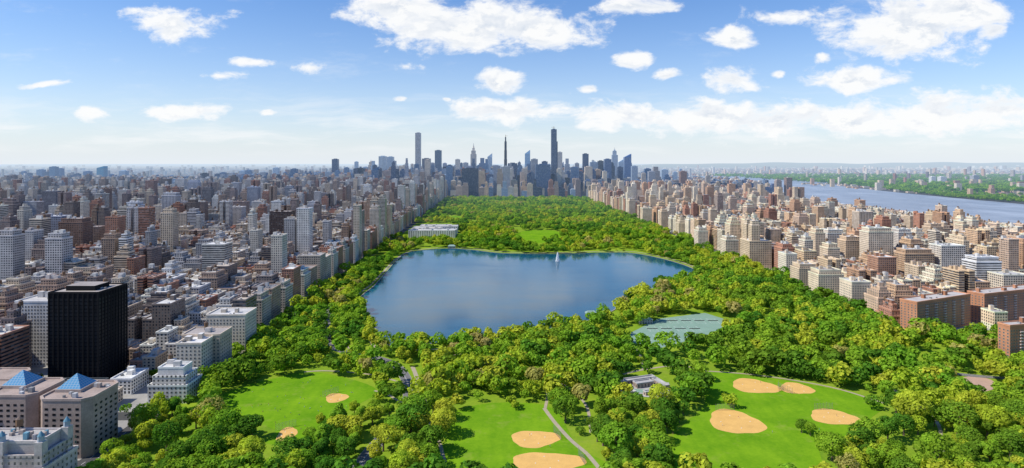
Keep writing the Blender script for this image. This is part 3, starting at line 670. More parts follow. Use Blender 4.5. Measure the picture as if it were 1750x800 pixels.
for i in range(len(L)-1):
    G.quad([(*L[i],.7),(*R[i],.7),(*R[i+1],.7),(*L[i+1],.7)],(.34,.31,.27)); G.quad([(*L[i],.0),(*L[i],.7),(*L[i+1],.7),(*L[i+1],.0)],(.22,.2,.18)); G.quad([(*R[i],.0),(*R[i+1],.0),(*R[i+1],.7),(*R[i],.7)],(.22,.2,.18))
o=link(bpy.data.objects.new('stone_embankment',G.mesh('stone_embankment'))); o['kind']='structure'; o['label']='low stone embankment ringing the reservoir'; o['category']='embankment'
rv=[(river_gx(Y)-SL*Y+32,Y) for Y in (900,1300,1700,2100,2550,2900,3300,4000,4650,6000,7500,9000)]
rv+= [(4300,9000),(3900,7500),(3100,6000),(2750,5000),(2560,4000),(2480,3200),(2420,2600),(2600,2000),(3000,1500),(3500,900)]
sheet('river_water',rv,.3,M_RIVER,'broad pale blue river','river')
sheet('river_water',[(-4500,7300),(-3900,6900),(-2950,7000),(-2800,8000),(-3100,10500),(-4300,12500),(-4100,9000)],.5,M_RIVER,'distant glinting river channel','river')
lawns=[[(372,690),(395,668),(470,646),(530,636),(600,648),(645,668),(615,690),(570,716),(505,758),(452,756),(470,735),(400,714)],
 [(782,702),(860,688),(945,698),(985,760),(1045,812),(750,812),(766,745)],
 [(1203,638),(1300,645),(1420,664),(1506,690),(1492,712),(1440,748),(1402,765),(1385,812),(1150,812),(1138,765),(1172,722),(1205,690)],
 [(878,402),(905,393.5),(950,395),(956,408),(910,417),(885,412)],
 [(820,345),(850,343.5),(860,346),(835,348)],[(1010,368),(1030,366),(1040,370),(1020,373)],[(760,372),(785,369),(790,374),(770,377)]]
LW=[catmull(PX(l),True) for l in lawns]
for l in LW: sheet('lawn',l,.09,M_LAWN,'bright mown green park lawn','grass')
def ell_px(cx_,cy,rx,ry):
    x,y=gp(cx_,cy); a=rx*y/F; b=(gp(cx_,cy-ry)[1]-gp(cx_,cy+ry)[1])/2
    return x,y,a,b
dia=[(575,680,19,8,2.4),(490,742,16,12,2.2),(914,750,40,15,.3),(935,790,60,18,.2),(1290,660,37,13,-.4),(1361,664,27,10,3.6),(1257,721,46,20,1.6),(1425,713,41,13,1.6)]
DI=[]
for di,(a,b,rx,ry,rot) in enumerate(dia):
    x,y,ra,rb=ell_px(a,b,rx,ry); DI.append((x,y,ra,rb))
    pts=[]
    for i in range(40):
        t=i/40*2*math.pi; rr=1+.10*math.cos(3*(t-rot))+.05*math.cos(2*(t-rot))+.02*math.sin(9*t+di)
        pts.append((x+ra*rr*math.cos(t),y+rb*rr*math.sin(t)))
    sheet('infield',pts,.13+.004*di,M_DIRT,'sandy clay baseball infield on the lawn','baseball field')
    G=Geo(); R_=min(ra,rb)*.55
    for q in range(4):
        bx=x+R_*math.cos(rot+q*math.pi/2); by=y+R_*math.sin(rot+q*math.pi/2); G.box(bx-.35,bx+.35,by-.35,by+.35,.13,.25,(.8,.8,.8))
    o=link(bpy.data.objects.new('base_plate',G.mesh('base_plate',[M_PAINT]))); o['kind']='structure'; o['label']='white bases set in the clay infield'; o['category']='base'
    e=thing('backstop_fence','tall grey mesh baseball backstop beside the infield','fence',x+ra*1.02*math.cos(rot),y+rb*1.02*math.sin(rot),rot-math.pi/2,'baseball backstops')
    G=Geo()
    for q in range(7): 
        u=-7.5+q*2.5; G.box(u-.06,u+.06,-.06,.06,0,5.5,(.3,.3,.3))
    part(e,'post',G.mesh('post',[M_METAL]))
    G=Geo()
    for q in range(12): G.box(-7.5,7.5,-.03,.03,.3+q*.45,.34+q*.45,(.3,.3,.3))
    part(e,'mesh_panel',G.mesh('mesh_panel',[M_METAL]))
# tennis courts
ct=PX([(1060,578),(1125,545),(1205,535),(1256,551),(1200,576),(1118,598)])
sheet('tennis_court_surface',ct,.12,M_COURT,'grey green clay tennis courts','tennis court')
def inpoly(x,y,poly):
    x=np.asarray(x,float);y=np.asarray(y,float); r=np.zeros(x.shape,bool); n=len(poly)
    for i in range(n):
        x1,y1=poly[i];x2,y2=poly[(i+1)%n]
        if y1==y2: continue
        c=((y1>y)!=(y2>y))&(x<(x2-x1)*(y-y1)/(y2-y1)+x1); r^=c
    return r
cx0=sum(p[0] for p in ct)/len(ct); cy0=sum(p[1] for p in ct)/len(ct)
for i in range(-6,7):
    for j in range(-3,4):
        x=cx0+i*17; y=cy0+j*37
        if inpoly([x-6,x+6,x-6,x+6],[y-13,y-13,y+13,y+13],ct).all():
            G=Geo()
            for (a,b,c,d) in ((-5.5,-5.35,-12,12),(5.35,5.5,-12,12),(-4.2,-4.08,-12,12),(4.08,4.2,-12,12),(-5.3,5.3,-12,-11.85),(-5.3,5.3,11.85,12),(-4.05,4.05,-6.5,-6.38),(-4.05,4.05,6.38,6.5),(-.06,.06,-6.3,6.3)):
                G.quad([(a,c,.128),(b,c,.128),(b,d,.128),(a,d,.128)],(0,0,0))
            o=link(bpy.data.objects.new('court_marking',G.mesh('court_marking',[M_PAINT]))); o.location=(x,y,0); o['kind']='structure'; o['label']='white painted tennis court lines'; o['category']='court marking'
            e=thing('tennis_net','low dark tennis net between two posts','tennis net',x,y,0,'tennis nets')
            G=Geo(); G.box(-6.3,6.3,-.03,.03,.15,1.0,(.05,.05,.05)); G.box(-6.3,6.3,-.05,.05,1.0,1.08,(.7,.7,.7)); part(e,'net',G.mesh('net'))
            G=Geo(); G.box(-6.45,-6.33,-.06,.06,0,1.1,(.2,.2,.2)); me=G.mesh('post'); part(e,'post',me); q_=part(e,'post',me); q_.location=(12.78,0,0)
# paths and roads
paths=[([(930,698),(948,722),(975,752),(1005,778),(1035,815)],3.2),([(1203,634),(1300,642),(1420,662),(1512,690)],2.6),([(1495,652),(1530,668),(1558,690),(1600,704)],3.5),([(1555,690),(1600,720),(1610,770),(1600,815)],2.5),
 ([(1680,676),(1720,668),(1775,662)],4),([(705,627),(712,645),(716,665),(725,685),(727,700)],4),([(520,636),(560,634),(630,640),(690,655)],2.6),([(1065,640),(1100,632),(1160,625),(1203,634)],3),([(740,612),(800,606),(870,625),(930,660),(932,698)],2.5),
 ([(535,548),(560,558),(580,575),(600,600)],3),([(960,655),(1000,690),(1010,740)],2.5),([(1250,560),(1310,590),(1400,600),(1500,640)],2.5),([(1000,560),(1060,580),(1090,600),(1100,632)],3),([(640,668),(665,676),(700,700),(740,730),(760,790)],2.5),([(1500,640),(1600,640),(1680,676)],3)]
roads=[([(560,590),(600,605),(640,611),(675,624),(694,648),(699,675),(690,705),(660,740),(630,775),(600,815)],9.5),([(590,470),(575,500),(560,540),(560,590)],7),([(1190,400),(1215,430),(1270,480),(1340,540),(1440,590),(1540,620),(1640,640),(1775,650)],7)]
lines=[]
for p,w in paths:
    q=catmull(PX(p),False); lines.append((q,w,1.2)); ribbon('path',q,w,.17+.004*len(lines),M_PATH,'pale winding park footpath','path')
for i,(p,w) in enumerate(roads):
    q=catmull(PX(p),False); lines.append((q,w,3.0 if i==0 else -.5)); z=.30+.01*i
    ribbon('kerb',q,w+.8,z-.04,M_PAVE,'pale stone kerb of the park drive','kerb'); ribbon('road',q,w,z,M_ROAD,'grey asphalt park drive','road')
    G=Geo(); L1,R1=ribbon_pts(q,.2)
    for a in range(len(q)-1):
        G.quad([(*L1[a],z+.01),(*R1[a],z+.01),(*R1[a+1],z+.01),(*L1[a+1],z+.01)],(0,0,0))
    o=link(bpy.data.objects.new('road_marking',G.mesh('road_marking',[M_PAINT]))); o['kind']='structure'; o['label']='white lane line painted on the drive'; o['category']='road marking'
G=Geo()
for gx in (-272.5,497.5,-403.5,-534,-658.5):
    Y=350 if gx<0 else 780
    while Y<1800:
        for dx in (-2.6,2.6):
            X=gx+dx-SL*Y; G.quad([(X-.12,Y,.01),(X+.12,Y,.01),(X+.12,Y+4,.01),(X-.12,Y+4,.01)],(0,0,0))
        Y+=9
o=link(bpy.data.objects.new('road_marking',G.mesh('road_marking',[M_PAINT]))); o['kind']='structure'; o['label']='dashed white lane lines on avenues'; o['category']='road marking'
pg=catmull(PX([(1632,652),(1660,643),(1695,650),(1698,665),(1660,672),(1636,664)]),True)
sheet('playground_surface',pg,.2,simple('playground_rubber',(.48,.32,.24),.9,.15),'reddish playground surface','playground')
# ------------------------------------------------------------ trees
def crown_mesh(name,seed,ncl,nleaf,ls,mat,R=6.2,H=5.2,zc=9.0):
    r=np.random.default_rng(seed)
    C=[];
    for i in range(ncl):
        v=r.normal(size=3); v/=np.linalg.norm(v); rad=r.uniform(.35,.85)**.7
        C.append((v[0]*R*rad*.85,v[1]*R*rad*.85,zc+v[2]*H*rad*.8,r.uniform(1.7,3.0)*R/6.2,r.uniform(.78,1.22)))
    C.append((0,0,zc,3.2,1)); C=np.array(C)
    per=nleaf//len(C); Vs=[];Cs=[]
    for c in C:
        d=r.normal(size=(per*2,3)); d/=np.linalg.norm(d,axis=1)[:,None]
        pos=c[:3]+d*c[3]*r.uniform(.80,1.10,size=(per*2,1))
        dm=np.linalg.norm(pos[:,None,:]-C[None,:,:3],axis=2)/C[None,:,3]
        ok=(dm.min(axis=1)>.74)&(d[:,2]>-.75); pos=pos[ok][:per];d=d[ok][:per]
        n=d+r.normal(size=d.shape)*.36+np.array([0,0,.25]); n/=np.linalg.norm(n,axis=1)[:,None]
        t=np.cross(n,r.normal(size=n.shape)); t/=np.linalg.norm(t,axis=1)[:,None]; b=np.cross(n,t)
        s=r.uniform(.6,1.15,size=(len(n),1))*ls
        Q=np.stack([pos-t*s-b*s*.4,pos+t*s*.3-b*s,pos+t*s+b*s*.5,pos-t*s*.4+b*s],axis=1)
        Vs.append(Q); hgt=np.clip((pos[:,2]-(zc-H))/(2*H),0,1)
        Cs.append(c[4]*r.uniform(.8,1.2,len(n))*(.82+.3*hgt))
    V=np.concatenate(Vs).reshape(-1,3); B=np.concatenate(Cs); n=len(B)
    me=bpy.data.meshes.new(name); me.vertices.add(n*4); me.vertices.foreach_set('co',V.astype(np.float32).ravel())
    me.loops.add(n*4); me.loops.foreach_set('vertex_index',np.arange(n*4,dtype=np.int32)); me.polygons.add(n)
    me.polygons.foreach_set('loop_start',np.arange(0,n*4,4,dtype=np.int32)); me.polygons.foreach_set('loop_total',np.full(n,4,dtype=np.int32)); me.update(calc_edges=True)
    a=me.color_attributes.new('Col','FLOAT_COLOR','CORNER'); arr=np.ones((n*4,4),dtype=np.float32); arr[:,:3]=np.repeat(B,4)[:,None]; a.data.foreach_set('color',arr.ravel())
    me.materials.append(mat); return me
def trunk_mesh(seed):
    r=random.Random(seed); bm=bmesh.new()
    def limb(a,b,r0,r1,n=6):
        a=Vector(a);b=Vector(b);d=(b-a).normalized(); u=d.orthogonal().normalized(); v=d.cross(u)
        A=[bm.verts.new(a+(u*math.cos(i*6.2832/n)+v*math.sin(i*6.2832/n))*r0) for i in range(n)]
        B_=[bm.verts.new(b+(u*math.cos(i*6.2832/n)+v*math.sin(i*6.2832/n))*r1) for i in range(n)]
        for i in range(n): bm.faces.new((A[i],A[(i+1)%n],B_[(i+1)%n],B_[i]))
    limb((0,0,-.3),(0,0,.6),.75,.5); limb((0,0,.6),(.1,.1,4.5),.5,.36); limb((.1,.1,4.5),(.2,-.1,9.5),.36,.14)
    for i in range(7):
        an=i*.9+r.uniform(-.3,.3); z=r.uniform(3.2,6.5); L=r.uniform(3,4.8); e=(math.cos(an)*L,math.sin(an)*L,z+r.uniform(2.2,4.5))
        limb((.1,.05,z),e,.2,.06,5)
    me=bpy.data.meshes.new('trunk'); bm.to_mesh(me); bm.free(); me.materials.append(M_BARK); return me
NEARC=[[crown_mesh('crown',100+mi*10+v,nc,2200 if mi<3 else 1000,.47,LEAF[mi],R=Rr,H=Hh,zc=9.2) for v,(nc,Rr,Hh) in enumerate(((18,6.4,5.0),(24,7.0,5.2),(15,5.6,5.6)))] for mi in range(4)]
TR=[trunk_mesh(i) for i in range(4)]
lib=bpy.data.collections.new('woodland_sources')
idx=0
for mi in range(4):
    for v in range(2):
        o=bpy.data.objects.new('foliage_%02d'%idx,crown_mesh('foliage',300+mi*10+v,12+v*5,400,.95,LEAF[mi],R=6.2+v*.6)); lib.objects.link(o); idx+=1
def pdist(x,y,line):
    best=np.full(x.shape,1e9)
    for i in range(len(line)-1):
        ax,ay=line[i];bx,by=line[i+1];dx,dy=bx-ax,by-ay;L=dx*dx+dy*dy+1e-9
        t=np.clip(((x-ax)*dx+(y-ay)*dy)/L,0,1); best=np.minimum(best,np.hypot(x-ax-t*dx,y-ay-t*dy))
    return best
def grid(x0,x1,y0,y1,s):
    gx,gy=np.meshgrid(np.arange(x0,x1,s),np.arange(y0,y1,s)); gx=gx.ravel()+nr.uniform(-.48,.48,gx.size)*s; gy=gy.ravel()+nr.uniform(-.48,.48,gy.size)*s
    return gx,gy
A=grid(-262,487,300,1350,10.8); B_=grid(-262,487,1350,3380,14); C_=grid(487,700,450,720,11)
gx=np.concatenate([A[0],B_[0],C_[0]]); ty=np.concatenate([A[1],B_[1],C_[1]]); tx=gx-SL*ty
keep=np.abs(tx)<ty*.88+20
def off(poly,d):
    return pdist(tx,ty,poly+[poly[0]])<d
inr=inpoly(tx,ty,res)
keep&=~inr&~off(res,6)
for li,l in enumerate(LW):
    for d in (0,9,16): keep&=~inpoly(tx,ty+d,l)
for (x,y,ra,rb) in DI:
    for d in (0,10,20,32): keep&=~((((tx-x)/(ra+2))**2+((ty+d-y)/(rb+2))**2)<1)
for d in (0,12,20): keep&=~inpoly(tx,ty+d,ct)
keep&=~off(ct,4)
keep&=~inpoly(tx,ty,pg)&~inpoly(tx,ty+10,pg)
pool=PX([(1048,678),(1058,648),(1100,636),(1142,652),(1142,684),(1100,690)])
for d in (0,10,16): keep&=~inpoly(tx,ty+d,pool)
for q,w,m_ in lines: keep&=pdist(tx,ty,q)>(w/2+m_)
nz=np.sin(tx*.021+1.3)*np.sin(ty*.017+.6)+.6*np.sin(tx*.05-ty*.043)+.4*np.sin(tx*.09+ty*.08+2)
keep&=~((nz>.8)&(nr.random(tx.size)<np.where(ty<900,.7,.92)))
keep&=~((ty>1250)&(np.sin(tx*.035+ty*.006)*np.sin(ty*.02+tx*.01)>.55)&(nr.random(tx.size)<.85))
keep&=nr.random(tx.size)<.95
met=PX([(683,412),(690,382),(770,382),(790,402),(785,412)])
keep&=~inpoly(tx,ty,met)
for (a,b,rw,rd) in placed:
    if abs(a)<720 and b<1500: keep&=~((np.abs(tx-a)<rw+5)&(np.abs(ty-b)<rd+5))
tx=tx[keep];ty=ty[keep]
lone=PX([(1240,690),(1248,697),(1150,742),(1110,735),(560,742),(548,730),(880,700),(872,695),(1385,745),(1370,740),(650,668),(690,760),(1010,730),(1490,700)])
tx=np.concatenate([tx,[p[0] for p in lone]]); ty=np.concatenate([ty,[p[1] for p in lone]])
sz=np.clip(nr.normal(1.12,.30,tx.size),.5,1.9)
sz[-len(lone):]=nr.uniform(.55,.95,len(lone))
cl=np.sin(tx*.013+2)*np.cos(ty*.011)*.9+nr.normal(0,.85,tx.size)
mi=np.where(cl<-.42,0,np.where(cl<.55,1,np.where(cl<1.9,2,3)))
pyy=HZ+F*(CH-9)/ty
vis=(np.abs(tx)<ty*.845)&(pyy<812)
od=np.argsort(np.where(vis,ty,1e9)); near=od[:290]; nearset=np.zeros(tx.size,bool); nearset[near]=True
LBL=['broad deciduous tree with deep green crown in the park','leafy deciduous tree with fresh green crown in the park','deciduous tree with yellow-green spring crown in the park','deciduous tree with sparse olive-bronze crown in the park']
for i in near:
    e=thing('deciduous_tree',LBL[mi[i]],'tree',float(tx[i]),float(ty[i]),rng.uniform(0,6.28),'park trees',.04)
    s=float(sz[i]); e.scale=(s*rng.uniform(.92,1.1),s*rng.uniform(.92,1.1),s*rng.uniform(.8,1.02))
    part(e,'trunk',TR[rng.randrange(4)]); part(e,'crown',NEARC[mi[i]][rng.randrange(3)])
print('near trees',time.time()-T0, 'total trees',tx.size,'last Y',ty[near[-1]])
rest=~nearset
X2=[tx[rest]];Y2=[ty[rest]];S2=[sz[rest]];I2=[mi[rest]*2+nr.integers(0,2,rest.sum())]
def strip(n,f,smin,smax,k0=0,k1=6):
    pts=[f() for _ in range(n)]; X2.append(np.array([p[0] for p in pts]));Y2.append(np.array([p[1] for p in pts]))
    S2.append(nr.uniform(smin,smax,n)); I2.append(nr.integers(k0,k1,n))
def rs():
    Y=rng.uniform(1300,5000); return (river_gx(Y)-SL*Y+rng.uniform(-8,26),Y)
strip(1400,rs,.6,.95)
def st():
    while True:
        kk=rng.randrange(4,40); Y=kk*80+rng.choice([4.5,-4.5]); L=rng.random()<.6
        g0=rng.uniform(-1200,-290) if L else rng.uniform(510,1370); X=g0-SL*Y
        if abs(X)<Y*.86 and (L or Y>780): return (X,Y)
strip(2200,st,.5,.8)
def yd():
    while True:
        kk=rng.randrange(4,34); Y=kk*80+40+rng.uniform(-3,3); L=rng.random()<.6
        g0=rng.uniform(-1200,-320) if L else rng.uniform(560,1370); X=g0-SL*Y
        if abs(X)<Y*.86 and (L or Y>780): return (X,Y)
strip(1200,yd,.5,.85)
def nj():
    Y=rng.uniform(2500,9000); e_=2470 if Y<3500 else (2470+(Y-3500)*.25); return (e_+30+abs(rng.gauss(0,160)),Y)
strip(4000,nj,1.0,2.0,0,3)
def nj2():
    Y=rng.uniform(4000,9500); X=rng.uniform(2900,Y*.86); return (X,Y)
strip(3500,nj2,1.5,3.2,0,3)
X2=np.concatenate(X2);Y2=np.concatenate(Y2);S2=np.concatenate(S2);I2=np.concatenate(I2)
n=X2.size
me=bpy.data.meshes.new('woodland'); me.vertices.add(n); co=np.zeros((n,3),dtype=np.float32); co[:,0]=X2;co[:,1]=Y2; me.vertices.foreach_set('co',co.ravel())
a=me.attributes.new('siz','FLOAT','POINT'); a.data.foreach_set('value',S2.astype(np.float32))
a=me.attributes.new('vid','INT','POINT'); a.data.foreach_set('value',I2.astype(np.int32))
a=me.attributes.new('rot','FLOAT','POINT'); a.data.foreach_set('value',nr.uniform(0,6.28,n).astype(np.float32))
wo=link(bpy.data.objects.new('woodland',me)); wo['kind']='stuff'; wo['label']='dense spring green woodland canopy filling the park'; wo['category']='trees'
ng=bpy.data.node_groups.new('woodland_scatter','GeometryNodeTree')
ng.interface.new_socket('Geometry',in_out='INPUT',socket_type='NodeSocketGeometry'); ng.interface.new_socket('Geometry',in_out='OUTPUT',socket_type='NodeSocketGeometry')
N=ng.nodes; L_=ng.links
gi=N.new('NodeGroupInput');go=N.new('NodeGroupOutput'); ip=N.new('GeometryNodeInstanceOnPoints'); ci=N.new('GeometryNodeCollectionInfo')
ci.inputs['Collection'].default_value=lib; ci.inputs['Separate Children'].default_value=True; ci.inputs['Reset Children'].default_value=True
m2p=N.new('GeometryNodeMeshToPoints')
def na(nm,t):
    q=N.new('GeometryNodeInputNamedAttribute'); q.data_type=t; q.inputs[0].default_value=nm; return q.outputs[0]
L_.new(gi.outputs[0],m2p.inputs[0]); L_.new(m2p.outputs[0],ip.inputs['Points']); L_.new(ci.outputs[0],ip.inputs['Instance']); ip.inputs['Pick Instance'].default_value=True
L_.new(na('vid','INT'),ip.inputs['Instance Index'])
cb=N.new('ShaderNodeCombineXYZ'); L_.new(na('rot','FLOAT'),cb.inputs[2]); L_.new(cb.outputs[0],ip.inputs['Rotation'])
cs=N.new('ShaderNodeCombineXYZ'); sa=na('siz','FLOAT')
L_.new(sa,cs.inputs[0]); L_.new(sa,cs.inputs[1])
zz=N.new('ShaderNodeMath'); zz.operation='MULTIPLY'; L_.new(sa,zz.inputs[0]); zz.inputs[1].default_value=.92; L_.new(zz.outputs[0],cs.inputs[2])
L_.new(cs.outputs[0],ip.inputs['Scale']); L_.new(ip.outputs[0],go.inputs[0])
md=wo.modifiers.new('scatter','NODES'); md.node_group=ng
print('woodland',n,time.time()-T0)
# ------------------------------------------------------------ museum
e=thing('museum_building','pale stone museum with many wings and glass skylights in the park','museum',-215,1690,ANG)
ST=(.62,.60,.57)
wings=[(-62,62,-70,-40,20,1),(-62,-30,-38,60,18,0),(-28,20,-38,-5,22,0),(22,62,-38,20,16,1),(-28,20,-3,30,17,0),(-28,62,32,75,20,0),(-50,40,77,120,17,1),(-62,-30,62,75,14,0)]
G=Geo();R=Geo();K=Geo()
for wi,(a,b,c,d,hh,sk_) in enumerate(wings):
    G.box(a,b,c,d,0,hh-1,ST,(.2,.3,0),cap=False,bay=6); R.parapet(a+.4,b-.4,c+.4,d-.4,hh-1,hh+.4,ST,[(.62,.61,.59),(.45,.44,.43),(.56,.52,.47),(.36,.36,.36)][wi%4])
    n=2 if not sk_ else 3
    for i in range(n):
        u=a+(i+.5)*(b-a)/n; y_0=c+(d-c)*.25; y_1=c+(d-c)*.75
        if sk_:
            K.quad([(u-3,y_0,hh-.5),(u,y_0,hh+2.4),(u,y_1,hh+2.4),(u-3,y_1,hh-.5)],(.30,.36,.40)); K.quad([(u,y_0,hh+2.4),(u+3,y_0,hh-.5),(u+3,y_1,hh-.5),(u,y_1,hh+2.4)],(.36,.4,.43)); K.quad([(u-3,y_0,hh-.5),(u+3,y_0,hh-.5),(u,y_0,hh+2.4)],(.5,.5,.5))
        else: R.box(u-4,u+3,y_0,y_0+6,hh-.6,hh+3,(.5,.48,.45))
part(e,'wall',G.mesh('wall'));part(e,'roof',R.mesh('roof'));part(e,'skylight',K.mesh('skylight'))
x,y=gp(1100,664); e=thing('pool_house','low park service building around a paved court','building',x,y,.35)
G=Geo();R=Geo()
for (a,b,c,d,hh) in ((-20,20,12,18,3.6),(-20,-15,-12,10,3.2),(15,20,-10,10,3.6),(-6,11,1,8,4.2),(-8,6,-16,-12,3)):
    G.box(a,b,c,d,0,hh,(.42,.33,.27),(.2,.3,0),cap=False); R.parapet(a,b,c,d,hh,hh+.8,(.42,.41,.40),(.46,.45,.44))
part(e,'wall',G.mesh('wall'));part(e,'roof',R.mesh('roof'))
sheet('court_pavement',[(x-24,y-16),(x+18,y-24),(x+26,y+14),(x-14,y+24)],.26,simple('yard_concrete',(.42,.41,.39),.9,.2,.1),'pale paved service yard','pavement')
sheet('pool_water',[(x-12,y-9),(x+9,y-13),(x+11,y-5),(x-10,y-1)],.27,M_COURT,'grey green drained pool','pool')
def gatehouse(px,py,label,s=1):
    x,y=gp(px,py); e=thing('gatehouse',label,'gatehouse',x,y,.1)
    G=Geo(); G.box(-7*s,7*s,-4*s,4*s,0,5,(.44,.41,.37),(.22,.3,0),cap=False); part(e,'wall',G.mesh('wall'))
    R=Geo(); q=[(-7.5*s,-4.5*s,5),(7.5*s,-4.5*s,5),(7.5*s,4.5*s,5),(-7.5*s,4.5*s,5)]; r0,r1=(-4*s,0,8),(4*s,0,8); c=(.28,.40,.35)
    R.quad([q[0],q[1],r1,r0],c);R.quad([q[1],q[2],r1],c);R.quad([q[2],q[3],r0,r1],c);R.quad([q[3],q[0],r0],c); part(e,'roof',R.mesh('roof'))
gatehouse(772,424,'small stone gatehouse at the reservoir edge',1.2); gatehouse(1010,541,'stone gatehouse with green hipped roof by the water',1.0); gatehouse(1102,552,'tennis clubhouse with hipped roof beside the courts',1.2)
x,y=gp(953,447); e=thing('water_fountain','white fountain jet spraying up from the reservoir','fountain',x,y,0,None,.12)
bm=bmesh.new(); r=random.Random(4)
for k_ in range(1800):
    t=r.random(); zz=19*t; rad=(1-t)**.8*4.2*r.random()**.5+.3; an=r.uniform(0,6.28); s=r.uniform(.25,.6)
    p=Vector((math.cos(an)*rad,math.sin(an)*rad,zz)); a=Vector((r.uniform(-1,1),r.uniform(-1,1),r.uniform(-1,1))).normalized(); b=a.orthogonal().normalized()
    bm.faces.new([bm.verts.new(p+a*s),bm.verts.new(p+b*s),bm.verts.new(p-a*s*1.5)])
me=bpy.data.meshes.new('water_spray'); bm.to_mesh(me); bm.free(); me.materials.append(simple('spray_white',(.9,.92,.94),.6,.03)); part(e,'water_spray',me)
G=Geo(); G.cyl(0,0,-.1,.5,1.2,.8,(.3,.3,.3),10); part(e,'nozzle_base',G.mesh('nozzle_base'))
# people
def person_mesh(sit,shirt,pants):
    if not sit:
        J=[((0,0,.95),.14),((0,0,1.15),.13),((0,0,1.42),.15),((0,0,1.52),.06),((0,-.01,1.60),.09),((0,0,1.70),.09),
           ((.18,0,1.42),.06),((.25,-.02,1.15),.045),((.24,-.10,.9),.035),((-.18,0,1.42),.06),((-.25,-.02,1.15),.045),((-.24,-.1,.9),.035),
           ((.1,0,.88),.09),((.11,-.03,.5),.06),((.12,.02,.08),.045),((.12,-.14,.03),.04),((-.1,0,.88),.09),((-.11,.05,.5),.06),((-.12,.1,.08),.045),((-.12,-.05,.03),.04)]
    else:
        J=[((0,0,.14),.15),((0,.03,.34),.13),((0,.05,.6),.15),((0,.04,.7),.06),((0,.02,.78),.09),((0,.03,.88),.09),
           ((.18,.05,.6),.06),((.25,.12,.35),.045),((.24,.22,.08),.035),((-.18,.05,.6),.06),((-.25,.12,.35),.045),((-.24,.22,.08),.035),
           ((.1,-.05,.13),.09),((.14,-.42,.38),.06),((.13,-.72,.07),.045),((.13,-.86,.06),.04),((-.1,-.05,.13),.09),((-.16,-.44,.3),.06),((-.14,-.75,.07),.045),((-.14,-.88,.06),.04)]
    E=[(0,1),(1,2),(2,3),(3,4),(4,5),(2,6),(6,7),(7,8),(2,9),(9,10),(10,11),(0,12),(12,13),(13,14),(14,15),(0,16),(16,17),(17,18),(18,19)]
    me=bpy.data.meshes.new('tmp'); me.from_pydata([j[0] for j in J],E,[]); o=link(bpy.data.objects.new('tmp',me))
    o.modifiers.new('s','SKIN'); sv=me.skin_vertices[0].data
    for i,j in enumerate(J): sv[i].radius=(j[1],j[1]*.8)
    sv[0].use_root=True
    m_=o.modifiers.new('u','SUBSURF'); m_.levels=1
    dg=bpy.context.evaluated_depsgraph_get(); dg.update(); out=bpy.data.meshes.new_from_object(o.evaluated_get(dg)); bpy.data.objects.remove(o); 
    out.materials.clear()
    for mt in (M_SKIN,shirt,pants): out.materials.append(mt)
    for p in out.polygons:
        c=p.center
        if sit: k_=0 if c.z>.68 or abs(c.x)>.23 else (1 if c.z>.2 and c.y>-.1 else 2)
        else: k_=0 if c.z>1.5 or (abs(c.x)>.2 and c.z<1.2) else (1 if c.z>.95 else 2)
        p.material_index=k_; p.use_smooth=True
    out.name='body'; return out
M_SKIN=simple('skin',(.42,.26,.19),.6,.05); M_HAIR=simple('hair',(.05,.03,.02),.7,.1)
SH=[simple('cloth_%s'%n_,c,.9,.08) for n_,c in (('white',(.75,.75,.75)),('red',(.5,.06,.05)),('blue',(.08,.14,.4)),('black',(.03,.03,.03)))]
PM=[(person_mesh(s_,SH[i],SH[(i+3)%4 if i!=0 else 2]),s_,i) for s_ in (False,True) for i in range(4)]
bm=bmesh.new(); bmesh.ops.create_icosphere(bm,subdivisions=1,radius=.115); HM=bpy.data.meshes.new('hair'); bm.to_mesh(HM); bm.free(); HM.materials.append(M_HAIR)
CN=['white','red','blue','black']; pc=0
for k_ in range(600):
    px=rng.uniform(400,620); py=rng.uniform(650,740); x,y=gp(px,py)
    if not inpoly([x],[y],LW[0])[0]: continue
    me,s_,ci_=PM[rng.choice([0,0,1,2,3,4,4,5,6,7])]
    e=thing('person',f"person in {CN[ci_]} top {'sitting' if s_ else 'standing'} on the lawn",'person',x,y,rng.uniform(0,6.28),'people relaxing on the lawn',.09)
    part(e,'body',me); hm=part(e,'hair',HM); hm.location=(0,.035,.90) if s_ else (0,.02,1.73)
    pc+=1
    if pc>=46: break
for (px,py) in ((905,745),(940,765),(1262,715),(1235,728),(1300,655),(1340,664),(1430,712),(1000,720),(1400,735),(1320,740)):
    x,y=gp(px,py); me,s_,ci_=PM[rng.randrange(4)]
    e=thing('person',f"person in {CN[ci_]} top standing on the ball field",'person',x,y,rng.uniform(0,6.28),'ball players',.13)
    part(e,'body',me); hm=part(e,'hair',HM); hm.location=(0,.02,1.73)
# cars
def carmesh():
    prof=[(-2.2,.35),(-2.25,.8),(-1.5,.95),(-.9,1.45),(.8,1.45),(1.5,.95),(2.2,.85),(2.25,.35)]
    bm=bmesh.new(); 
    A=[bm.verts.new((p[0],-.88 if p[1]<1.2 else -.7,p[1])) for p in prof]; B=[bm.verts.new((p[0],.88 if p[1]<1.2 else .7,p[1])) for p in prof]
    n=len(prof)
    for i in range(n): bm.faces.new((A[i],A[(i+1)%n],B[(i+1)%n],B[i]))
    bm.faces.new(A[::-1]);bm.faces.new(B); bmesh.ops.recalc_face_normals(bm,faces=bm.faces)
    me=bpy.data.meshes.new('car_body'); bm.to_mesh(me); bm.free(); return me
M_TYRE=simple('tyre',(.03,.03,.03),.9,.1)
bm=bmesh.new(); bmesh.ops.create_cone(bm,cap_ends=True,segments=12,radius1=.34,radius2=.34,depth=.22,matrix=Matrix.Rotation(math.pi/2,4,'X')); WM=bpy.data.meshes.new('wheel'); bm.to_mesh(WM); bm.free(); WM.materials.append(M_TYRE)
G=Geo(); 
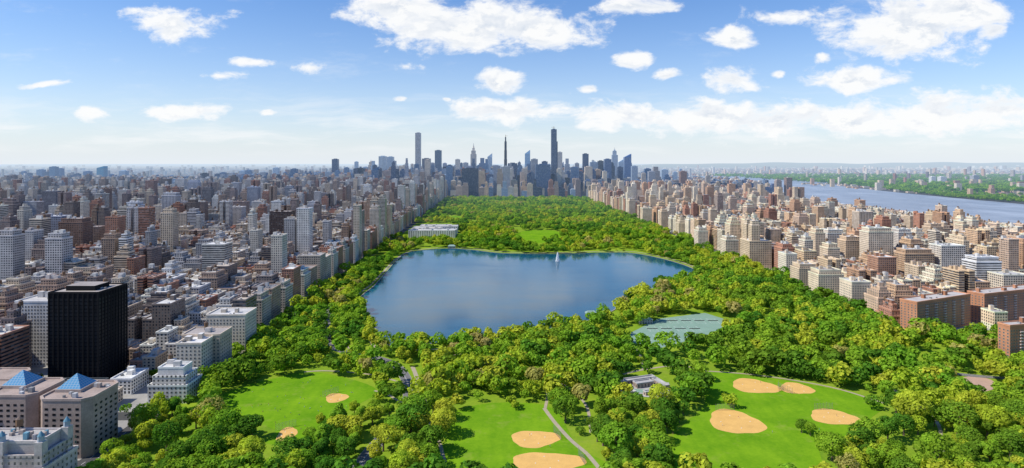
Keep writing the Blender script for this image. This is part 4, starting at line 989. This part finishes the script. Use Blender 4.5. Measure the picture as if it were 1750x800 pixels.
for s_ in (-1,1): G.quad([(-1.25,s_*.83,1.0),(1.2,s_*.83,1.0),(.75,s_*.74,1.38),(-.85,s_*.74,1.38)],(0,0,0))
G.quad([(1.48,-.7,1.0),(1.48,.7,1.0),(.87,.64,1.44),(.87,-.64,1.44)],(0,0,0)); G.quad([(-1.51,-.7,1.0),(-1.51,.7,1.0),(-.97,.64,1.44),(-.97,-.64,1.44)],(0,0,0))
GM=G.mesh('car_window',[M_GLASS])
CARS=[]
for n_,c in (('white',(.7,.7,.7)),('yellow',(.75,.45,.02)),('black',(.02,.02,.02)),('silver',(.4,.41,.42)),('red',(.4,.03,.02))):
    me=carmesh(); me.materials.append(simple('car_paint_'+n_,c,.3,.03,spec=.6)); CARS.append((n_,me))
for i in range(90):
    if i<45: gx_=rng.choice([-277,-273,-269]); Y=rng.uniform(460,1100); X=gx_-SL*Y; an=math.pi/2
    elif i<70: gx_=rng.choice([-407,-403,-400]); Y=rng.uniform(600,1000); X=gx_-SL*Y; an=math.pi/2
    else: Y=rng.choice([8,9,10])*80+rng.choice([-3,3]); X=rng.uniform(-520,-290); an=0
    n_,me=CARS[rng.choice([0,1,1,2,2,3,4])]
    e=thing('car',f'{n_} car on the city street','car',X,Y,an,'cars on city streets')
    part(e,'body',me); part(e,'car_window',GM)
    for (a,b) in ((-1.4,-.8),(1.4,-.8),(-1.4,.8),(1.4,.8)): part(e,'wheel',WM).location=(a,b,.34)
# distant hills
def ridge(x0,x1,y,hh,seed,lab):
    n=160; V=[];Fc=[]
    for i in range(n+1):
        x=x0+(x1-x0)*i/n; t=i/n; env=math.sin(math.pi*t)**.5
        z=hh*env*(.75+.12*math.sin(t*9+seed)+.08*math.sin(t*31)+.05*math.sin(t*77+2))
        V+=[(x,y-3500,0),(x,y,z),(x,y+3500,0)]
    for i in range(n): a=i*3; Fc+=[(a,a+3,a+4,a+1),(a+1,a+4,a+5,a+2)]
    me=bpy.data.meshes.new('hill'); me.from_pydata(V,[],Fc); me.materials.append(M_HILL); o=link(bpy.data.objects.new('hill',me)); o['kind']='structure'; o['label']=lab; o['category']='hill'
    for p in me.polygons: p.use_smooth=True
ridge(4000,34000,26000,300,1,'long low hazy ridge on the horizon')
# ------------------------------------------------------------ light, sky
el=math.radians(46); az=math.radians(-102)   # azimuth from +Y toward +X
s=Vector((math.sin(az)*math.cos(el),math.cos(az)*math.cos(el),math.sin(el)))
ld=bpy.data.lights.new('sun','SUN'); ld.energy=5.0; ld.angle=math.radians(.5); ld.color=(1,.94,.82); lo=link(bpy.data.objects.new('sun',ld)); lo.rotation_euler=s.to_track_quat('Z','Y').to_euler(); lo.location=(-500,0,900)
w=bpy.data.worlds.new('World'); sc.world=w; w.use_nodes=True; w.node_tree.nodes.clear(); k=NT(w.node_tree)
try: w.cycles.sampling_method='NONE'
except Exception as ex: print(ex)
sky=k.node('ShaderNodeTexSky',sky_type='NISHITA'); sky.sun_disc=False; sky.sun_elevation=el; sky.sun_rotation=az; sky.air_density=1.0; sky.dust_density=.3; sky.ozone_density=3.0
tc=k.node('ShaderNodeTexCoord'); sp=k.node('ShaderNodeSeparateXYZ'); k.l.new(tc.outputs['Generated'],sp.inputs[0])
dy=k.math('MAXIMUM',sp.outputs[1],.02)
u=k.math('DIVIDE',sp.outputs[0],dy); v=k.math('DIVIDE',sp.outputs[2],dy)
cb=k.node('ShaderNodeCombineXYZ'); k.l.new(u,cb.inputs[0]); k.l.new(v,cb.inputs[1]); p0=cb.outputs[0]
wv=k.vm('MULTIPLY',k.vm('SUBTRACT',k.noise(k.vm('MULTIPLY',p0,(9.,14.,1.)),1.0,2,.5,True),(.5,.5,.5)),(.06,.025,0))
p=k.vm('ADD',p0,wv)
n=k.noise(k.vm('MULTIPLY',p,(15.,27.,1.)),1.0,8,.63)
n_b=k.noise(k.vm('MULTIPLY',k.vm('ADD',p,(-.006,.014,0)),(15.,27.,1.)),1.0,5,.6)
CL=[(690,10,122,36,1.1),(800,46,158,50,1.2),(915,50,124,36,1.15),(305,40,140,44,.62),(240,18,70,20,.5),(855,140,44,22,1.25),(1080,99,28,16,1.15),(1253,61,42,23,1.15),(1330,30,80,30,.5),(1550,48,142,56,1.25),(1630,18,90,58,1.2),(1695,55,36,18,1),(1085,10,80,18,1.05),(1254,141,54,24,1.2),(1145,128,28,12,1),(1455,133,88,24,1.15),(1490,122,48,20,1.05),(1405,97,24,11,1),(1330,127,18,10,1),(862,190,118,28,1.1),(1060,198,98,30,1.1),(1210,203,128,34,1.15),(1330,212,100,32,1.05),(1440,203,130,36,1.1),(1600,193,142,40,1.15),(1700,185,96,34,1.1),(320,190,98,18,1),(155,193,38,16,1),(70,148,44,10,.95),(460,190,28,8,.85),(530,113,65,22,.5),(370,130,75,20,.5),(690,112,75,16,.4),(1000,152,22,9,.9),(430,105,70,14,.45),(683,172,14,7,.8),(752,172,14,7,.8)]
Fm=None
for (a,b,rx,ry,am) in CL:
    c=((a-875)/F,(HZ-b)/F,0)
    d=k.vm('LENGTH',k.vm('MULTIPLY',k.vm('SUBTRACT',p,c),(F/rx,F/ry,0)))
    f=k.math('MULTIPLY_ADD',d,-1.0,1.0+(am-1)*.75)
    Fm=f if Fm is None else k.math('MAXIMUM',Fm,f)
D=k.math('ADD',Fm,k.math('MULTIPLY',k.math('SUBTRACT',n,.5),2.7))
dens=k.ramp(D,.0,.62,0,1,True)
nh=k.noise(k.vm('MULTIPLY',p,(5.,38.,1.)),1.0,6,.6)
bank_=k.math('MULTIPLY',k.ramp(nh,.44,.68,0,.55,True),k.math('MULTIPLY',k.ramp(v,.0,.03),k.ramp(v,.13,.06)))
nc=k.noise(k.vm('MULTIPLY',k.vm('ADD',p0,(3,1,0)),(4.,15.,1.)),1.0,7,.7)
cir=k.math('MULTIPLY',k.ramp(nc,.52,.8,0,.35,True),k.ramp(v,.08,.16))
front=k.math('MULTIPLY',k.ramp(sp.outputs[1],.05,.2),k.ramp(sp.outputs[2],.0,.03))
dens=k.math('MAXIMUM',dens,k.math('MAXIMUM',bank_,cir))
dens=k.math('MULTIPLY',k.math('MULTIPLY',dens,front),.97)
lit=k.ramp(k.math('SUBTRACT',n,n_b),-.07,.05)
ccol=k.mix(lit,(.60,.68,.80,1),(1.0,1.0,.99,1))
thick=k.ramp(D,.35,1.2)
ccol=k.mix(k.math('MULTIPLY',thick,.85),(.98,.99,1,1),ccol)
hs=k.node('ShaderNodeHueSaturation'); hs.inputs['Saturation'].default_value=1.25; k.l.new(sky.outputs[0],hs.inputs['Color'])
b1=k.node('ShaderNodeBackground'); k.l.new(k.mix(1.0,hs.outputs[0],(.92,1.0,1.2,1),'MULTIPLY'),b1.inputs[0]); b1.inputs[1].default_value=.13
b3=k.node('ShaderNodeBackground'); b3.inputs[0].default_value=(.85,.915,.98,1); b3.inputs[1].default_value=.94
elv=k.math('MAXIMUM',sp.outputs[2],0.0)
hf=k.math('MULTIPLY',k.math('EXPONENT',k.math('MULTIPLY',elv,-10.0)),.97)
m3=k.node('ShaderNodeMixShader'); k.l.new(hf,m3.inputs[0]); k.l.new(b1.outputs[0],m3.inputs[1]); k.l.new(b3.outputs[0],m3.inputs[2])
b2=k.node('ShaderNodeBackground'); k.l.new(ccol,b2.inputs[0]); b2.inputs[1].default_value=1.0
mx=k.node('ShaderNodeMixShader'); k.l.new(dens,mx.inputs[0]); k.l.new(m3.outputs[0],mx.inputs[1]); k.l.new(b2.outputs[0],mx.inputs[2])
ow=k.node('ShaderNodeOutputWorld'); k.l.new(mx.outputs[0],ow.inputs[0])
# ------------------------------------------------------------ camera
cd=bpy.data.cameras.new('camera'); cd.sensor_width=36; cd.lens=F/1750*36; cd.shift_y=-(400-HZ)/1750; cd.clip_start=1; cd.clip_end=200000
co_=link(bpy.data.objects.new('camera',cd)); co_.location=(0,0,CH); co_.rotation_euler=(math.pi/2,0,0); sc.camera=co_
sc.view_settings.view_transform='Standard'; sc.view_settings.look='None'; sc.view_settings.exposure=0
print('done',time.time()-T0)
